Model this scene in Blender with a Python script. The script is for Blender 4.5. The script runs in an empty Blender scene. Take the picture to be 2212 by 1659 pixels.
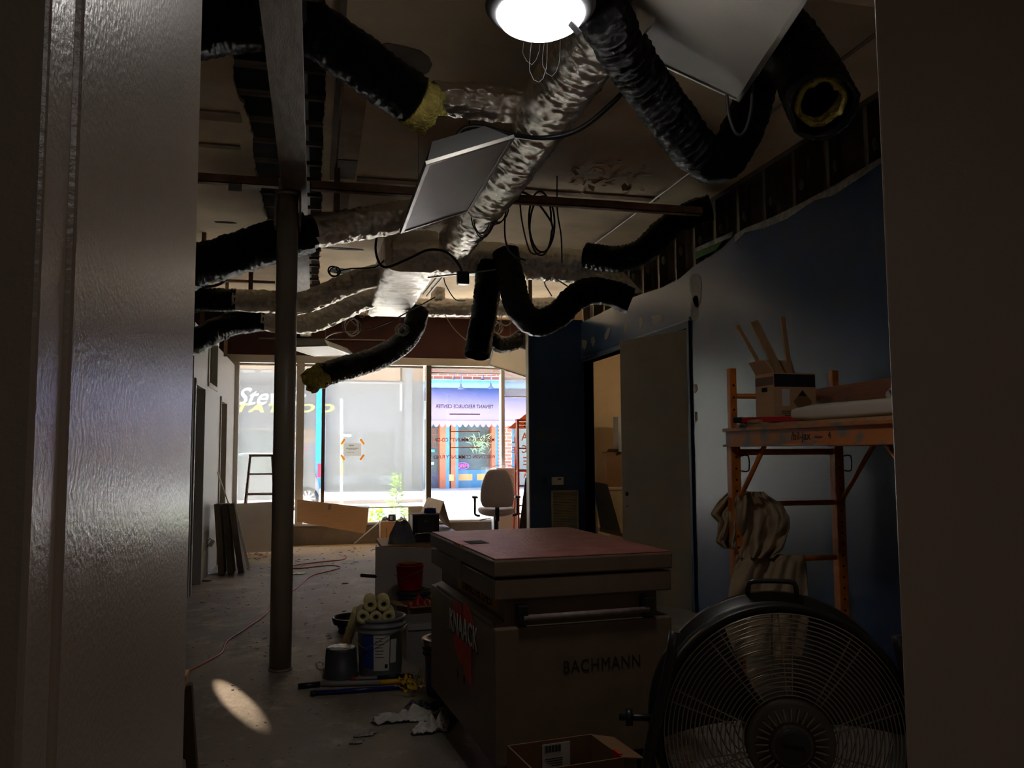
import bpy, bmesh, math, random
from mathutils import Vector, Matrix, noise as mnoise

# ------------------------------------------------------------------ camera
SC = bpy.context.scene
COL = SC.collection
FPX, CX, CY, CAMH = 1780.0, 1106.0, 829.5, 1.45
PSI, THETA, ROLL = math.radians(13.45), math.radians(4.65), math.radians(-0.33)
FWD = Vector((math.sin(PSI)*math.cos(THETA), math.cos(PSI)*math.cos(THETA), math.sin(THETA)))
_r0 = Vector((math.cos(PSI), -math.sin(PSI), 0.0)); _u0 = _r0.cross(FWD)
RGT = _r0*math.cos(ROLL) + _u0*math.sin(ROLL)
UPV = _u0*math.cos(ROLL) - _r0*math.sin(ROLL)
EYE = Vector((0, 0, CAMH))
cam_data = bpy.data.cameras.new('camera'); cam = bpy.data.objects.new('camera', cam_data); COL.objects.link(cam)
cam_data.sensor_width = 36.0; cam_data.lens = FPX*36.0/2212.0; cam_data.clip_start = 0.05; cam_data.clip_end = 300
_m = Matrix((RGT, UPV, -FWD)).transposed().to_4x4(); _m.translation = EYE
cam.matrix_world = _m
SC.camera = cam

# ------------------------------------------------------------------ world, sun, exposure
SC.view_settings.view_transform = 'Standard'; SC.view_settings.look = 'None'
SC.view_settings.exposure = 0.95; SC.view_settings.gamma = 1.0; SC.view_settings.use_curve_mapping = False
W = bpy.data.worlds.new('sky'); SC.world = W; W.use_nodes = True
_nt = W.node_tree; _nt.nodes.clear()
_sky = _nt.nodes.new('ShaderNodeTexSky'); _sky.sky_type = 'NISHITA'; _sky.sun_disc = False
_sky.sun_elevation = math.radians(38); _sky.sun_rotation = math.radians(-80); _sky.dust_density = 2.0
_bg = _nt.nodes.new('ShaderNodeBackground'); _bg.inputs[1].default_value = 0.5
_wo = _nt.nodes.new('ShaderNodeOutputWorld')
_nt.links.new(_sky.outputs[0], _bg.inputs[0]); _nt.links.new(_bg.outputs[0], _wo.inputs[0])
sun_d = bpy.data.lights.new('sun', 'SUN'); sun_d.energy = 60.0; sun_d.angle = math.radians(0.6); sun_d.color = (1, .95, .88)
sun = bpy.data.objects.new('sun', sun_d); COL.objects.link(sun)
sun.rotation_euler = Vector((0.75, -0.15, -0.64)).to_track_quat('-Z', 'Y').to_euler(); sun.location = (0, 10, 30)
cy = SC.cycles
cy.max_bounces = 9; cy.diffuse_bounces = 6; cy.glossy_bounces = 4; cy.transmission_bounces = 6; cy.transparent_max_bounces = 16
cy.caustics_reflective = False; cy.caustics_refractive = False; cy.sample_clamp_indirect = 6.0
cy.use_denoising = True

# ------------------------------------------------------------------ helpers: pixels of the 2212x1659 photo -> points of the room
def ray(x, y): return FWD + RGT*((x-CX)/FPX) + UPV*((CY-y)/FPX)
def _on(x, y, ax, v):
    d = ray(x, y); t = (v-EYE[ax])/d[ax]; return EYE + d*t
def at_x(x, y, v): return _on(x, y, 0, v)
def at_y(x, y, v): return _on(x, y, 1, v)
def at_z(x, y, v): return _on(x, y, 2, v)
def at_w(x, y, w): return EYE + ray(x, y)*w

# ------------------------------------------------------------------ materials
def sr(r, g, b):
    def c(v):
        v /= 255.0
        return v/12.92 if v <= .04045 else ((v+.055)/1.055)**2.4
    return (c(r), c(g), c(b))
MATS = {}
def mat(name, col, rough=.6, metal=0.0, var=.15, scale=6.0, bump=.0, bscale=60.0, emit=None, estr=0.0, spec=.5, col2=None, stretch=None, bdist=.01, detail=5.0, coat=0.0, contrast=None):
    if name in MATS: return MATS[name]
    m = bpy.data.materials.new(name); m.use_nodes = True; MATS[name] = m
    nt = m.node_tree; b = nt.nodes['Principled BSDF']; N = nt.nodes.new; L = nt.links.new
    b.inputs['Roughness'].default_value = rough; b.inputs['Metallic'].default_value = metal
    b.inputs['Specular IOR Level'].default_value = spec
    b.inputs['Coat Weight'].default_value = coat
    tc = N('ShaderNodeTexCoord'); mp = N('ShaderNodeMapping'); L(tc.outputs['Object'], mp.inputs[0])
    if stretch: mp.inputs['Scale'].default_value = stretch
    n = N('ShaderNodeTexNoise'); n.inputs['Scale'].default_value = scale; n.inputs['Detail'].default_value = detail
    L(mp.outputs[0], n.inputs['Vector'])
    cr = N('ShaderNodeValToRGB'); L(n.outputs['Fac'], cr.inputs[0])
    lo = tuple(c*(1-var) for c in col); hi = tuple(min(1, c*(1+var)) for c in col)
    if col2: lo, hi = col, col2
    a0, a1 = contrast or (.3, .7)
    cr.color_ramp.elements[0].position = a0; cr.color_ramp.elements[1].position = a1
    cr.color_ramp.elements[0].color = (*lo, 1); cr.color_ramp.elements[1].color = (*hi, 1)
    L(cr.outputs[0], b.inputs['Base Color'])
    if bump:
        n2 = N('ShaderNodeTexNoise'); n2.inputs['Scale'].default_value = bscale; n2.inputs['Detail'].default_value = 4
        L(mp.outputs[0], n2.inputs['Vector'])
        bp = N('ShaderNodeBump'); bp.inputs['Strength'].default_value = bump; bp.inputs['Distance'].default_value = bdist
        L(n2.outputs['Fac'], bp.inputs['Height']); L(bp.outputs[0], b.inputs['Normal'])
    if emit:
        b.inputs['Emission Color'].default_value = (*emit, 1); b.inputs['Emission Strength'].default_value = estr
    return m

def mat_floor():
    m = bpy.data.materials.new('concrete_floor'); m.use_nodes = True
    nt = m.node_tree; b = nt.nodes['Principled BSDF']; N = nt.nodes.new; L = nt.links.new
    b.inputs['Roughness'].default_value = .62; b.inputs['Specular IOR Level'].default_value = .35
    tc = N('ShaderNodeTexCoord')
    def noi(s, d=6, rough=.6):
        n = N('ShaderNodeTexNoise'); n.inputs['Scale'].default_value = s; n.inputs['Detail'].default_value = d; n.inputs['Roughness'].default_value = rough
        L(tc.outputs['Object'], n.inputs['Vector']); return n
    def ramp(src, p0, c0, p1, c1):
        r = N('ShaderNodeValToRGB'); r.color_ramp.elements[0].position = p0; r.color_ramp.elements[1].position = p1
        r.color_ramp.elements[0].color = (*c0, 1); r.color_ramp.elements[1].color = (*c1, 1); L(src, r.inputs[0]); return r
    base = ramp(noi(.9, 8).outputs['Fac'], .32, sr(122, 112, 102), .7, sr(160, 152, 142))
    # plaster dust and scuffs lying on the slab
    dust = ramp(noi(3.2, 10, .75).outputs['Fac'], .52, (0, 0, 0), .72, (1, 1, 1))
    mx = N('ShaderNodeMixRGB'); mx.inputs[2].default_value = (*sr(190, 182, 170), 1)
    L(dust.outputs[0], mx.inputs[0]); L(base.outputs[0], mx.inputs[1])
    stain = ramp(noi(1.7, 5).outputs['Fac'], .6, (0, 0, 0), .75, (.7, .7, .7))
    mx2 = N('ShaderNodeMixRGB'); mx2.inputs[2].default_value = (*sr(66, 54, 44), 1)
    L(stain.outputs[0], mx2.inputs[0]); L(mx.outputs[0], mx2.inputs[1])
    # sawdust spread near the shop window
    geo = N('ShaderNodeNewGeometry'); sep = N('ShaderNodeSeparateXYZ'); L(geo.outputs['Position'], sep.inputs[0])
    ad = N('ShaderNodeMath'); ad.operation = 'MULTIPLY_ADD'; L(noi(1.1, 6).outputs['Fac'], ad.inputs[0]); ad.inputs[1].default_value = 2.4; L(sep.outputs['Y'], ad.inputs[2])
    mr = N('ShaderNodeMapRange'); mr.inputs[1].default_value = 12.6; mr.inputs[2].default_value = 13.9; L(ad.outputs[0], mr.inputs[0])
    mx3 = N('ShaderNodeMixRGB'); mx3.inputs[2].default_value = (*sr(216, 188, 148), 1)
    L(mr.outputs[0], mx3.inputs[0]); L(mx2.outputs[0], mx3.inputs[1])
    speck = ramp(noi(26, 3).outputs['Fac'], .66, (0, 0, 0), .7, (1, 1, 1))
    mx4 = N('ShaderNodeMixRGB'); mx4.inputs[2].default_value = (*sr(70, 60, 50), 1); L(speck.outputs[0], mx4.inputs[0]); L(mx3.outputs[0], mx4.inputs[1])
    L(mx4.outputs[0], b.inputs['Base Color'])
    bp = N('ShaderNodeBump'); bp.inputs['Strength'].default_value = .35; bp.inputs['Distance'].default_value = .01
    L(noi(18, 8).outputs['Fac'], bp.inputs['Height']); L(bp.outputs[0], b.inputs['Normal'])
    return m

def mat_brick(name, c1, c2, mortar, scale=1.0):
    m = bpy.data.materials.new(name); m.use_nodes = True
    nt = m.node_tree; b = nt.nodes['Principled BSDF']; N = nt.nodes.new; L = nt.links.new
    tc = N('ShaderNodeTexCoord'); sep = N('ShaderNodeSeparateXYZ'); cmb = N('ShaderNodeCombineXYZ')
    L(tc.outputs['Object'], sep.inputs[0]); L(sep.outputs['X'], cmb.inputs['X']); L(sep.outputs['Z'], cmb.inputs['Y'])
    br = N('ShaderNodeTexBrick'); L(cmb.outputs[0], br.inputs['Vector'])
    br.inputs['Color1'].default_value = (*c1, 1); br.inputs['Color2'].default_value = (*c2, 1); br.inputs['Mortar'].default_value = (*mortar, 1)
    br.inputs['Scale'].default_value = scale; br.inputs['Brick Width'].default_value = .42; br.inputs['Row Height'].default_value = .15; br.inputs['Mortar Size'].default_value = .018
    L(br.outputs['Color'], b.inputs['Base Color']); b.inputs['Roughness'].default_value = .85
    return m

def mat_mix_transparent(name, col, fac, rough=.4, kind='translucent', tcol=(1, 1, 1), gfac=.0):
    """thin sheet: fac of it lets light straight through, the rest scatters it"""
    m = bpy.data.materials.new(name); m.use_nodes = True; nt = m.node_tree; nt.nodes.clear(); N = nt.nodes.new; L = nt.links.new
    out = N('ShaderNodeOutputMaterial'); mx = N('ShaderNodeMixShader'); tr = N('ShaderNodeBsdfTransparent'); tr.inputs[0].default_value = (*tcol, 1)
    mx.inputs[0].default_value = 1-fac; L(tr.outputs[0], mx.inputs[1])
    if kind == 'translucent':
        a = N('ShaderNodeBsdfTranslucent'); a.inputs[0].default_value = (*col, 1)
        d = N('ShaderNodeBsdfDiffuse'); d.inputs[0].default_value = (*col, 1)
        m2 = N('ShaderNodeMixShader'); m2.inputs[0].default_value = .3; L(a.outputs[0], m2.inputs[1]); L(d.outputs[0], m2.inputs[2]); L(m2.outputs[0], mx.inputs[2])
    else:
        g = N('ShaderNodeBsdfGlossy'); g.inputs[0].default_value = (*col, 1); g.inputs['Roughness'].default_value = rough; L(g.outputs[0], mx.inputs[2])
    L(mx.outputs[0], out.inputs[0]); return m

def mat_foil(name, col, rough, metal, bstr, bscale, dist):
    m = bpy.data.materials.new(name); m.use_nodes = True; nt = m.node_tree; b = nt.nodes['Principled BSDF']; N = nt.nodes.new; L = nt.links.new
    b.inputs['Base Color'].default_value = (*col, 1); b.inputs['Roughness'].default_value = rough; b.inputs['Metallic'].default_value = metal; b.inputs['Specular IOR Level'].default_value = .35
    tc = N('ShaderNodeTexCoord'); n = N('ShaderNodeTexNoise'); n.inputs['Scale'].default_value = bscale; n.inputs['Detail'].default_value = 6; n.inputs['Distortion'].default_value = 1.5
    v = N('ShaderNodeTexVoronoi'); v.feature = 'DISTANCE_TO_EDGE'; v.inputs['Scale'].default_value = bscale*.8
    L(tc.outputs['Object'], n.inputs['Vector']); L(n.outputs['Color'], v.inputs['Vector'])
    ad = N('ShaderNodeMath'); ad.operation = 'ADD'; L(n.outputs['Fac'], ad.inputs[0]); L(v.outputs['Distance'], ad.inputs[1])
    bp = N('ShaderNodeBump'); bp.inputs['Strength'].default_value = bstr; bp.inputs['Distance'].default_value = dist
    L(ad.outputs[0], bp.inputs['Height']); L(bp.outputs[0], b.inputs['Normal'])
    return m

M = {}
M['floor'] = mat_floor()
M['ceil'] = mat('ceiling_plaster', sr(236, 212, 178), .85, var=.22, scale=1.6, bump=.5, bscale=9, detail=9)
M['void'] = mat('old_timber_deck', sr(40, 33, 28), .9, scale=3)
M['lath'] = mat('lath_wood', sr(120, 100, 82), .8, scale=8)
M['steel'] = mat('grey_painted_steel', sr(140, 122, 114), .5, var=.3, scale=5, bump=.2, bscale=30, stretch=(6, 1, 6), detail=8, col2=None)
M['column'] = mat('dark_column_paint', sr(150, 138, 120), .38, var=.08)
M['angle'] = mat('angle_iron', sr(150, 118, 92), .7, var=.3, scale=12)
M['navy'] = mat('navy_wall_paint', sr(44, 72, 112), .29, var=.05, scale=3, bump=.12, bscale=160, bdist=.003, spec=.8)
M['beige'] = mat('beige_wall_paint', sr(208, 190, 172), .27, var=.03, scale=3, bump=.2, bscale=130, bdist=.004, spec=1.0)
M['white_wall'] = mat('pale_wall_paint', sr(182, 180, 178), .4, var=.03, scale=3, bump=.08, bscale=120, bdist=.003)
M['maroon'] = mat('maroon_wall_paint', sr(62, 24, 18), .8, var=.12, scale=3)
M['trim'] = mat('grey_trim', sr(186, 180, 170), .5, var=.05)
M['bronze'] = mat('bronze_mullion', sr(92, 80, 66), .45, var=.05)
M['slab'] = mat('door_slab_paint', sr(168, 158, 138), .45, var=.06, scale=4)
M['blue_trim'] = mat('blue_door_paint', sr(34, 66, 136), .4, var=.06)
M['spackle'] = mat('spackle', sr(150, 146, 138), .8, var=.12, scale=20)
M['gyp'] = mat('torn_drywall_edge', sr(160, 154, 144), .8, var=.3, scale=25)
M['green'] = mat('green_board', sr(70, 120, 40), .8)
M['stud'] = mat('galvanised_stud', sr(120, 110, 98), .45, metal=.6, var=.2, scale=5)
M['studwall'] = mat('brown_back_board', sr(100, 84, 66), .85, var=.25, scale=3)
M['foil'] = mat_foil('duct_foil', (.95, .90, .81), .24, .97, .35, 18, .025)
M['blackwrap'] = mat_foil('black_duct_wrap', (.006, .006, .007), .24, .0, .7, 26, .02)
M['fiber'] = mat('yellow_fibreglass', sr(236, 212, 116), .95, var=.3, scale=25, bump=.8, bscale=60, bdist=.02)
M['black'] = mat('black_plastic', (.012, .012, .013), .4, var=.2)
M['blackmetal'] = mat('black_metal', (.02, .02, .022), .3, var=.2, spec=.6)
M['cable'] = mat('grey_cable', sr(120, 118, 112), .5)
M['cablew'] = mat('pale_cable', sr(196, 192, 184), .5)
M['conduit'] = mat('steel_conduit', sr(190, 186, 178), .3, metal=.85, var=.1)
M['white'] = mat('white_plastic', sr(225, 222, 214), .4, var=.03)
M['loose_lens'] = None
M['lens'] = mat('prismatic_lens', sr(206, 202, 192), .45, var=.03, bump=.25, bscale=220, bdist=.003)
M['housing'] = mat('fixture_housing', sr(120, 120, 120), .5, var=.05)
M['alu'] = mat('aluminium', sr(160, 157, 152), .38, metal=.9, var=.05)
M['chrome'] = mat('chrome', (.8, .8, .8), .12, metal=1, var=.02)
M['card'] = mat('cardboard', sr(206, 164, 122), .85, var=.06, scale=5, stretch=(1, 1, 14))
M['card2'] = mat('dark_cardboard', sr(140, 104, 70), .85, var=.08, scale=5)
M['wood'] = mat('pine_wood', sr(176, 138, 98), .7, var=.18, scale=4, stretch=(8, 8, 1))
M['darkwood'] = mat('dark_wood', sr(74, 56, 42), .6, var=.2, scale=5, stretch=(6, 6, 1))
M['orange'] = mat('scaffold_orange', sr(206, 118, 38), .5, var=.25, scale=14, bump=.2, bscale=60)
M['orangedirty'] = mat('paint_splashed_orange', sr(190, 112, 44), .6, scale=9, col2=sr(120, 110, 96), contrast=(.48, .62), detail=8)
M['chest'] = mat('tan_enamel', sr(112, 94, 76), .45, var=.12, scale=6, bump=.1, bscale=40)
M['chesttop'] = mat('rusty_red_lid', sr(136, 70, 68), .42, scale=9, col2=sr(170, 106, 102), bump=.35, bscale=50, detail=9)
M['red'] = mat('red_plastic', sr(176, 24, 26), .4, var=.1)
M['redtape'] = mat('red_sticker', sr(206, 58, 40), .5, var=.08)
M['ink'] = mat('black_ink', (.012, .011, .010), .7, var=.1)
M['paper'] = mat('paper_label', sr(222, 220, 214), .7, var=.04)
M['grey'] = mat('grey_plastic', sr(132, 134, 138), .5, var=.08)
M['dgrey'] = mat('dark_grey_plastic', sr(66, 66, 68), .5, var=.1)
M['lgrey'] = mat('light_grey_bin', sr(150, 148, 146), .55, var=.06)
M['drywall'] = mat('grey_board', sr(206, 200, 196), .85, var=.05, scale=3)
M['canvas'] = mat('canvas_drop_cloth', sr(178, 156, 126), .95, var=.12, scale=9, bump=.3, bscale=240, bdist=.002)
M['cloth'] = mat('white_rag', sr(210, 204, 196), .9, var=.06)
M['foam'] = mat('foam_mattress', sr(206, 196, 180), .9, var=.06)
M['jacket'] = mat('grey_jacket', sr(140, 144, 152), .9, var=.15)
M['blue'] = mat('blue_plastic', sr(30, 60, 150), .4, var=.08)
M['blueenamel'] = mat('blue_pole', sr(24, 44, 110), .3, var=.08)
M['yellow'] = mat('yellow_plastic', sr(226, 176, 40), .45, var=.06)
M['nap'] = mat('roller_nap', sr(226, 216, 160), .95, var=.06, bump=.5, bscale=160)
M['chairfab'] = mat('chair_fabric', sr(186, 174, 172), .9, var=.1, scale=60)
M['ladder'] = mat('fibreglass_orange', sr(196, 78, 40), .5, var=.1)
M['ladderbrown'] = mat('brown_ladder', sr(110, 74, 52), .55, var=.12)
M['appliance'] = mat('white_enamel', sr(206, 202, 198), .35, var=.02)
M['cord'] = mat('red_cord', sr(190, 96, 90), .5, var=.05)
M['fanmetal'] = mat('fan_guard_wire', sr(170, 160, 146), .28, metal=.8, var=.1)
M['fandrum'] = mat('fan_drum', sr(44, 41, 37), .4, metal=.3, var=.1)
M['hub'] = mat('fan_hub', sr(96, 90, 82), .4, var=.06)
M['glass'] = mat_mix_transparent('window_glass', (1, 1, 1), .93, .02, 'gloss', tcol=(.96, .98, .98))
M['film'] = mat_mix_transparent('plastic_film', (1, 1, 1), .8, .12, 'gloss')
M['shade'] = mat_mix_transparent('solar_shade', (.165,.162,.150), .28, kind='translucent')
M['loose_lens'] = mat_mix_transparent('backlit_lens', (.95, .90, .80), .02, kind='translucent')
M['oldpatch'] = mat('plaster_patch', sr(176, 152, 122), .85, var=.2, scale=6)
M['tintpane'] = mat('green_tint_pane', sr(96, 110, 104), .15, var=.03)
# ------------------------------------------------------------------ mesh builder
def perp(d):
    a = Vector((0, 0, 1)) if abs(d.z) < .9 else Vector((1, 0, 0))
    u = d.cross(a).normalized(); return u, d.cross(u).normalized()

class MB:
    def __init__(s): s.v = []; s.f = []; s.sm = []
    def add(s, vs, fs, smooth=False):
        o = len(s.v); s.v += [tuple(v) for v in vs]
        for f in fs: s.f.append([i+o for i in f]); s.sm.append(smooth)
        return s
    def box(s, c, d, rot=None):
        x, y, z = (k/2 for k in d); R = rot or Matrix.Identity(3); c = Vector(c)
        vs = [c + R @ Vector((i*x, j*y, k*z)) for i in (-1, 1) for j in (-1, 1) for k in (-1, 1)]
        return s.add(vs, [(0, 1, 3, 2), (4, 6, 7, 5), (0, 4, 5, 1), (2, 3, 7, 6), (0, 2, 6, 4), (1, 5, 7, 3)])
    def bb(s, a, b):   # box by two opposite corners
        a, b = Vector(a), Vector(b); return s.box((a+b)/2, [abs(k) for k in (b-a)])
    def bar(s, p, q, w, h, up=(0, 0, 1)):
        p, q = Vector(p), Vector(q); d = (q-p).normalized(); u = Vector(up)
        x = d.cross(u)
        if x.length < 1e-4: x = d.cross(Vector((1, 0, 0)))
        x.normalize(); y = x.cross(d)
        vs = [c + x*(i*w/2) + y*(j*h/2) for c in (p, q) for i, j in ((-1, -1), (1, -1), (1, 1), (-1, 1))]
        return s.add(vs, [(3, 2, 1, 0), (4, 5, 6, 7), (0, 1, 5, 4), (1, 2, 6, 5), (2, 3, 7, 6), (3, 0, 4, 7)])
    def cyl(s, p, q, r, r2=None, n=20, caps=True):
        p, q = Vector(p), Vector(q); r2 = r if r2 is None else r2; d = (q-p).normalized(); u, w = perp(d)
        vs = []
        for c, rr in ((p, r), (q, r2)):
            for i in range(n):
                a = 2*math.pi*i/n; vs.append(c + (u*math.cos(a)+w*math.sin(a))*rr)
        fs = [(i, (i+1) % n, n+(i+1) % n, n+i) for i in range(n)]
        s.add(vs, fs, True)
        if caps: s.add(vs, [tuple(range(n-1, -1, -1)), tuple(range(n, 2*n))])
        return s
    def tube(s, pts, r, n=8, caps=True, closed=False, rf=None):
        pts = [Vector(p) for p in pts]; m = len(pts); vs = []; u = None
        for i, p in enumerate(pts):
            if closed: t = pts[(i+1) % m]-pts[i-1]
            else: t = pts[min(i+1, m-1)]-pts[max(i-1, 0)]
            if t.length < 1e-9: t = Vector((0, 0, 1))
            t.normalize()
            if u is None: u = perp(t)[0]
            u = (u-t*u.dot(t)); u = u.normalized() if u.length > 1e-6 else perp(t)[0]
            w = t.cross(u)
            for k in range(n):
                a = 2*math.pi*k/n; rr = r if rf is None else rf(i/(m-1), a, p)
                vs.append(p+(u*math.cos(a)+w*math.sin(a))*rr)
        fs = []
        for i in range(m if closed else m-1):
            j = (i+1) % m
            for k in range(n): fs.append((i*n+k, i*n+(k+1) % n, j*n+(k+1) % n, j*n+k))
        s.add(vs, fs, True)
        if caps and not closed: s.add(vs[:n], [tuple(range(n-1, -1, -1))]); s.add(vs[-n:], [tuple(range(n))])
        return s
    def lathe(s, prof, c=(0, 0, 0), n=32, axis=(0, 0, 1)):
        d = Vector(axis).normalized(); u, w = perp(d); c = Vector(c); vs = []; m = len(prof)
        for rr, h in prof:
            for k in range(n):
                a = 2*math.pi*k/n; vs.append(c + d*h + (u*math.cos(a)+w*math.sin(a))*max(rr, 1e-4))
        fs = [(i*n+k, i*n+(k+1) % n, (i+1)*n+(k+1) % n, (i+1)*n+k) for i in range(m-1) for k in range(n)]
        return s.add(vs, fs, True)
    def prism(s, poly, origin, ex, ey, depth):
        """polygon (a,b) in the ex,ey plane, thickened along ex x ey by depth"""
        ex, ey = Vector(ex), Vector(ey); nrm = ex.cross(ey).normalized(); o = Vector(origin); n = len(poly)
        vs = [o+ex*a+ey*b for a, b in poly]; vs += [v+nrm*depth for v in vs]
        fs = [tuple(range(n-1, -1, -1)), tuple(range(n, 2*n))] + [(i, (i+1) % n, n+(i+1) % n, n+i) for i in range(n)]
        return s.add(vs, fs)
    def poly(s, pts): return s.add(pts, [tuple(range(len(pts)))])
    def grid(s, fn, nu, nv, thick=None, smooth=True):
        vs = [fn(i/nu, j/nv) for i in range(nu+1) for j in range(nv+1)]
        fs = [(i*(nv+1)+j, (i+1)*(nv+1)+j, (i+1)*(nv+1)+j+1, i*(nv+1)+j+1) for i in range(nu) for j in range(nv)]
        return s.add(vs, fs, smooth)
    def build(s, name, m, parent=None, bevel=0, world=False, solid=0, sub=0, fix=True):
        me = bpy.data.meshes.new(name); off = Vector((0, 0, 0))
        if parent is None and s.v:
            xs = [v[0] for v in s.v]; ys = [v[1] for v in s.v]; zs = [v[2] for v in s.v]
            off = Vector(((min(xs)+max(xs))/2, (min(ys)+max(ys))/2, min(zs)))
        me.from_pydata([tuple(Vector(v)-off) for v in s.v], [], s.f)
        me.polygons.foreach_set('use_smooth', s.sm)
        if fix:
            bm = bmesh.new(); bm.from_mesh(me); bmesh.ops.remove_doubles(bm, verts=bm.verts, dist=1e-6)
            bmesh.ops.recalc_face_normals(bm, faces=bm.faces); bm.to_mesh(me); bm.free()
        me.materials.append(m); o = bpy.data.objects.new(name, me); COL.objects.link(o); o.location = off
        if parent is not None:
            o.parent = parent
            if world: o.matrix_parent_inverse = mw(parent).inverted()
        if bevel:
            b = o.modifiers.new('bevel', 'BEVEL'); b.width = bevel; b.segments = 2; b.limit_method = 'ANGLE'; b.angle_limit = math.radians(40)
        if solid:
            b = o.modifiers.new('solid', 'SOLIDIFY'); b.thickness = solid; b.offset = 0
        if sub:
            b = o.modifiers.new('sub', 'SUBSURF'); b.levels = sub; b.render_levels = sub
        return o

def mw(o):
    m = Matrix.LocRotScale(o.location, o.rotation_euler, o.scale)
    if o.parent is not None: m = mw(o.parent) @ o.matrix_parent_inverse @ m
    return m
def tag(o, label, cat=None, group=None, kind=None):
    o['label'] = label
    if cat: o['category'] = cat
    if group: o['group'] = group
    if kind: o['kind'] = kind
    return o
def thing(name, label, cat, loc=(0, 0, 0), rotz=0, group=None, rot=None):
    o = bpy.data.objects.new(name, None); COL.objects.link(o); o.location = Vector(loc); o.empty_display_size = .05
    o.rotation_euler = rot if rot is not None else (0, 0, rotz)
    return tag(o, label, cat, group)
def struct(name, mb, m, label, bevel=0, **k): return tag(mb.build(name, m, bevel=bevel, **k), label, kind='structure')
def text(name, body, m, parent, mat4, size, ext=.0015, align='CENTER', shear=0, space=1.0, sx=1.0, world=True, bold=0):
    cu = bpy.data.curves.new(name, 'FONT'); cu.body = body; cu.size = size; cu.extrude = ext; cu.align_x = align; cu.align_y = 'CENTER'
    cu.shear = shear; cu.space_character = space; cu.offset = bold; cu.resolution_u = 3
    tmp = bpy.data.objects.new('tmp', cu); COL.objects.link(tmp)
    dg = bpy.context.evaluated_depsgraph_get(); me = bpy.data.meshes.new_from_object(tmp.evaluated_get(dg))
    bpy.data.objects.remove(tmp); bpy.data.curves.remove(cu)
    me.name = name; me.materials.clear(); me.materials.append(m)
    me.transform(mat4 @ Matrix.Diagonal((sx, 1, 1, 1)))
    o = bpy.data.objects.new(name, me); COL.objects.link(o); o.parent = parent
    if world and parent is not None: o.matrix_parent_inverse = mw(parent).inverted()
    return o
def frame4(origin, ex, ey):
    ex, ey = Vector(ex).normalized(), Vector(ey).normalized(); ez = ex.cross(ey)
    m = Matrix((ex, ey, ez)).transposed().to_4x4(); m.translation = Vector(origin); return m
def smooth_path(pts, step=.03):
    pts = [Vector(p) for p in pts]
    if len(pts) == 2:
        n = max(2, int((pts[1]-pts[0]).length/step)); return [pts[0].lerp(pts[1], i/n) for i in range(n+1)]
    P = [pts[0]*2-pts[1]] + pts + [pts[-1]*2-pts[-2]]; out = []
    for i in range(1, len(P)-2):
        a, b, c, d = P[i-1], P[i], P[i+1], P[i+2]; n = max(2, int((c-b).length/step))
        for k in range(n):
            t = k/n; out.append(.5*((2*b)+(c-a)*t+(2*a-5*b+4*c-d)*t*t+(3*b-a-3*c+d)*t**3))
    out.append(P[-2]); return out
def copy_tree(o, parent=None):
    c = o.copy(); COL.objects.link(c)
    if parent is not None: c.parent = parent
    for ch in list(o.children): copy_tree(ch, c)
    return c
random.seed(7)
rnd = random.uniform
def cable(name, pts, r, m, label, group=None, step=.03, cat='cable', parent=None, hang=False):
    if hang: pts = [Vector((pts[0][0], pts[0][1], 3.65))] + [Vector(p) for p in pts]
    mb = MB().tube(smooth_path(pts, step), r, 6)
    if parent is not None: return mb.build(name, m, parent, world=True)
    return tag(mb.build(name, m), label, cat, group)
# ------------------------------------------------------------------ the setting
YW = 13.4; RX = 3.34; LX = -1.22; ZC = 3.65; YN = 1.5
struct('floor', MB().bb((-4.2, -2.6, -.12), (6.2, 13.5, 0)), M['floor'], 'bare stained concrete floor dusted with plaster and sawdust')

# ceiling: two plaster sheets with torn edges along the beam, dark deck above
def ragged(x, y0, y1, amp, seed, n=260):
    out = []
    for i in range(n+1):
        y = y0+(y1-y0)*i/n; out.append((x+amp*(.7*mnoise.noise(Vector((seed, y*1.3, 0)))+.45*mnoise.noise(Vector((seed, y*11, 3)))+.35*mnoise.noise(Vector((seed, y*29, 7)))), y))
    return out
ceil = thing('ceiling', 'stripped plaster ceiling with a torn slot along the beam', None, (0, 7, ZC)); ceil["kind"] = "structure"
eL = ragged(-.47, 1.4, 13.5, .05, 1.0); eR = ragged(.03, 1.4, 13.5, .045, 5.0)
MB().prism([(-4.2, 1.4)] + eL + [(-4.2, 13.5)], (0, 0, ZC), (1, 0, 0), (0, 1, 0), .025).build('plaster_sheet', M['ceil'], ceil, world=True)
MB().prism([(6.2, 13.5)] + eR[::-1] + [(6.2, 1.4)], (0, 0, ZC), (1, 0, 0), (0, 1, 0), .025).build('plaster_sheet', M['ceil'], ceil, world=True)
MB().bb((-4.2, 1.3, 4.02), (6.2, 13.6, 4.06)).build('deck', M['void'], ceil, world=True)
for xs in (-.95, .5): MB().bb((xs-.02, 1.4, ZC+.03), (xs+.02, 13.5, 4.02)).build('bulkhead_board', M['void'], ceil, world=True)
y = 2.0; k = 0
while y < 13.2:
    MB().box((-.22, y+.02*math.sin(k*3.1), ZC+.045), (1.3, .035, .03)).build('batten', M['lath'], ceil, world=True); y += .405; k += 1
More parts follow.
